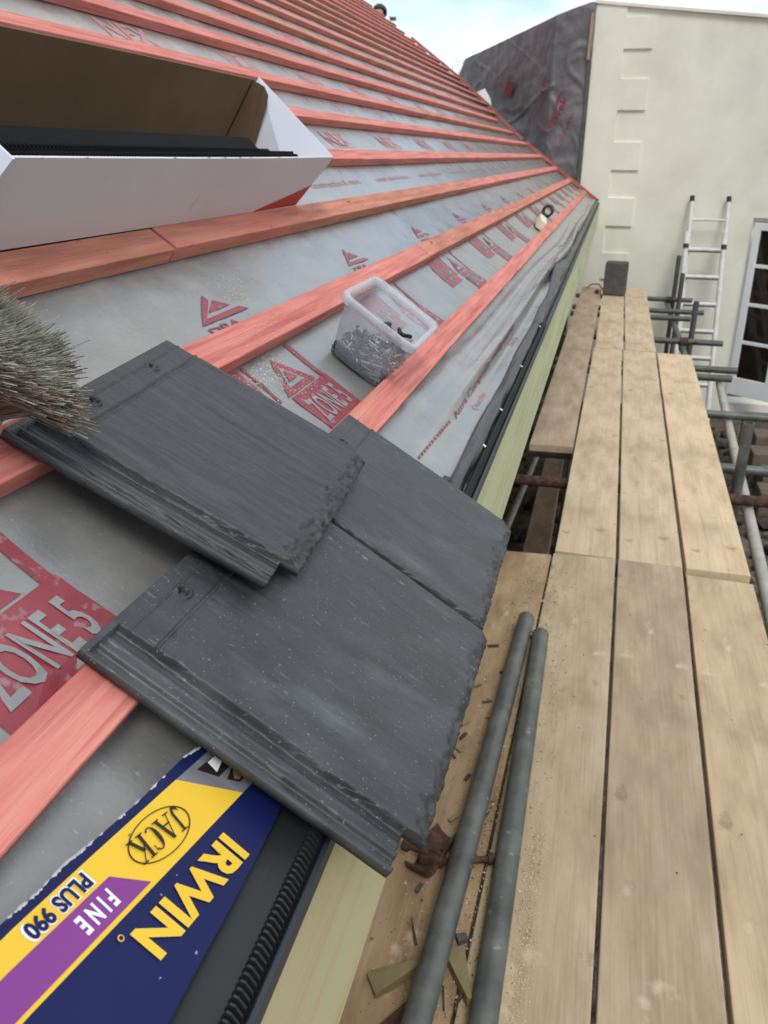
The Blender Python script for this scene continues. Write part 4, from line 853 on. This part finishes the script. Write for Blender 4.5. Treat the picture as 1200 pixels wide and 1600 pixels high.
wt('Tyvek', (-.70, .22), (-.56, .55), (-.79, .26), 1); wt('Supro', (-.60, .15), (-.50, .40), (-.65, .17), 1, .01); wt('ped by', (-.88, .47), (-.80, .76), (-.95, .50), 1, .01)
mm.add([Vector((x, plan(x) - .10, z)) for x, z in ((-.775, .26), (-.757, .255), (-.66, .62), (-.678, .625))], [(0, 1, 2, 3)], 1)
mm.add([Vector((x, plan(x) - .10, z)) for x, z in ((-1.45 * 1.0, .66), (-1.35, .63), (-1.28, .78), (-1.38, .82))], [(0, 1, 2, 3)], 1)
mm.build('membrane', [m_black, M('print_maroon', [S(124, 44, 60), S(138, 56, 70)], 20, 3, .6)], cm)
mb = MB(); mb.add([(-.36, WY + .02, -3), (-2.34, plan(-2.34) + .02, -3), (-2.34, plan(-2.34) + 1.5, -3), (-.36, WY + 1.5, -3), (-.36, WY + .02, 1.42), (-2.34, plan(-2.34) + .02, tz(-2.34) - .03), (-2.34, plan(-2.34) + 1.5, tz(-2.34) - .03), (-.36, WY + 1.5, 1.42)], [(0, 3, 2, 1), (4, 5, 6, 7), (0, 1, 5, 4), (1, 2, 6, 5), (2, 3, 7, 6), (3, 0, 4, 7)])
mb.build('core', m_block, cm)
mb = MB(); mb.hexa([Vector(q) for q in ((-.435, WY - .075, .92), (-.402, WY - .075, .92), (-.402, WY - .035, .92), (-.435, WY - .035, .92), (-.428, WY - .075, 1.35), (-.395, WY - .075, 1.35), (-.395, WY - .035, 1.35), (-.428, WY - .035, 1.35))])
mb.build('lath', m_wood, cm)
mb = MB(); mb.hexa([Vector(q) for q in ((-.425, WY - .05, -.5), (-.388, WY - .05, -.5), (-.388, WY - .025, -.5), (-.425, WY - .025, -.5), (-.425, WY - .05, .90), (-.388, WY - .05, .90), (-.388, WY - .025, .90), (-.425, WY - .025, .90))]); mb.build('edge_strip', m_galvd, cm)
mb = MB(); mb.add([RP(1.93, V(1.93) + .0, .01), RP(1.60, V(1.60) + .0, .02), RP(1.68, V(1.68) + .0, .07), RP(1.85, V(1.85), .11)], [(0, 1, 2), (0, 2, 3)])
tag(mb.build('flashing_scrap', m_upvc, loc=RP(1.7, V(1.7), 0)), 'small white torn flap sticking up at the far verge', 'flap')

# ------------------------------------------------------------ worker beyond the roof
m_skin = M('skin', [S(176, 128, 106), S(192, 144, 120)], 12, 3, .6); m_hair = M('hair', [S(52, 50, 50), S(76, 74, 72)], 40, 3, .8); m_jkt = M('jacket', [S(58, 62, 70), S(72, 76, 84)], 8, 4, .8)
pe = empty('person', (-3.5, 13.3, 0), 'dark-haired worker crouching beyond the far roof verge with one hand on the battens', 'person')
hc = Vector((-3.44, 13.15, 1.765))
def skin(name, joints, edges, mats, root=0):
    me = bpy.data.meshes.new(name); me.from_pydata([Vector(j[0]) - Vector(pe['_o']) for j in joints], edges, []); o = bpy.data.objects.new(name, me); C.objects.link(o); o.parent = pe
    sk = o.modifiers.new('skin', 'SKIN'); 
    for i, j in enumerate(joints): me.skin_vertices[0].data[i].radius = (j[1], j[1] * (j[2] if len(j) > 2 else 1)); me.skin_vertices[0].data[i].use_root = (i == root)
    sb = o.modifiers.new('sub', 'SUBSURF'); sb.levels = 2; sb.render_levels = 2; me.materials.append(mats); return o
P_ = lambda x, y, z: (hc.x + x, hc.y + y, hc.z + z)
j = [(P_(-.10, .12, -1.0), .15), (P_(-.07, .10, -.75), .14), (P_(-.03, .06, -.42), .15), (P_(0, .02, -.22), .07), (P_(0, 0, -.11), .055), (P_(.0, -.01, -.03), .075, 1.15), (P_(.0, 0, .05), .085, 1.15), (P_(0, .005, .10), .05),
     (P_(.17, .02, -.30), .055), (P_(.28, -.12, -.42), .042), (P_(.27, -.24, -.20), .030), (P_(.27, -.27, -.12), .024), (P_(.0, -.095, -.03), .014),
     (P_(-.20, .10, -.32), .055), (P_(-.30, -.02, -.52), .042), (P_(-.20, -.18, -.60), .030),
     (P_(.05, -.25, -1.05), .09), (P_(.03, .0, -1.45), .06), (P_(.03, -.12, -1.5), .05), (P_(-.28, -.2, -1.05), .09), (P_(-.25, .05, -1.45), .06), (P_(-.25, -.08, -1.5), .05)]
e = [(0, 1), (1, 2), (2, 3), (3, 4), (4, 5), (5, 6), (6, 7), (2, 8), (8, 9), (9, 10), (10, 11), (5, 12), (2, 13), (13, 14), (14, 15), (0, 16), (16, 17), (17, 18), (0, 19), (19, 20), (20, 21)]
skin('body', j, e, m_skin)
for k in range(5):
    b0 = Vector(P_(.235 + .017 * k, -.275, -.095)); MB().tube([b0, b0 + Vector((.002 * (k - 2), -.03, .035)), b0 + Vector((.004 * (k - 2), -.06, .035))], [.009, .0085, .007], 7).build('finger', m_skin, pe)
for x in (-.03, .03): MB().tube([P_(x, -.088, .0), P_(x, -.096, .0)], .009, 8).build('eye', m_ink, pe)
MB().tube([P_(-.02, -.082, -.07), P_(.02, -.082, -.07)], .005, 6).build('mouth', m_rust, pe)
mb = MB(); bm = bmesh.new(); bmesh.ops.create_uvsphere(bm, u_segments=22, v_segments=14, radius=.105)
bm.verts.ensure_lookup_table(); dl = [f for f in bm.faces if f.calc_center_median().z < -.035 or (f.calc_center_median().y < -.055 and f.calc_center_median().z < .045)]; bmesh.ops.delete(bm, geom=dl, context='FACES'); bm.verts.index_update()
mb.open = True; mb.add([Vector(P_(0, .012, .045)) + v.co * (1.02 + .1 * nz3(v.co.x * 40, v.co.y * 40, v.co.z * 40)) for v in bm.verts], [[v.index for v in f.verts] for f in bm.faces], 0, True); bm.free()
mb.build('hair', m_hair, pe)
jj = [(P_(-.10, .12, -1.02), .165), (P_(-.07, .10, -.75), .155), (P_(-.03, .06, -.42), .165), (P_(-.01, .03, -.27), .09), (P_(.17, .02, -.30), .066), (P_(.28, -.12, -.42), .052), (P_(.275, -.19, -.29), .040), (P_(-.20, .10, -.32), .066), (P_(-.30, -.02, -.52), .052), (P_(-.22, -.15, -.58), .040)]
skin('jacket', jj, [(0, 1), (1, 2), (2, 3), (2, 4), (4, 5), (5, 6), (2, 7), (7, 8), (8, 9)], m_jkt)
st_ = empty('ladder_platform', (-3.5, 13.3, .15), 'timber platform on posts that carries the worker beyond the verge', 'platform')
MB().box((-3.95, 12.9, .14), (-3.1, 13.6, .18)).build('deck', m_wood, st_)
for x in (-3.9, -3.15):
    for y in (12.95, 13.55): MB().box((x - .04, y - .04, -2.78), (x + .04, y + .04, .14)).build('post', m_wood, st_)

# ------------------------------------------------------------ bare tree far behind
random.seed(11)
tr = empty('bare_tree', (-9.5, 46, -2.75), 'bare leafless tree far behind the clad gable, only its twigs showing', 'tree')
tk = MB(); tw = MB()
def grow(p, d, l, r, dep):
    q = p + d * l; (tk if dep > 3 else tw).tube([p, (p + q) / 2 + Vector((random.uniform(-.05, .05), 0, 0)) * l, q], [r, r * .85, r * .7], 5, cap=False)
    if dep == 0: return
    for _ in range(3 if dep > 1 else 4):
        nd = (d + Vector((random.gauss(0, .42), random.gauss(0, .42), random.gauss(.12, .25)))).normalized(); grow(q, nd, l * random.uniform(.62, .82), r * .6, dep - 1)
grow(Vector((-9.5, 46, -2.75)), Vector((0, 0, 1)), 2.2, .07, 6)
m_bark = M('tree_bark', [S(120, 112, 104), S(150, 142, 132)], 5, 3, .9)
tk.build('trunk', m_bark, tr); tw.build('crown', m_bark, tr)

for o in bpy.data.objects:
    if '_o' in o.keys(): del o['_o']
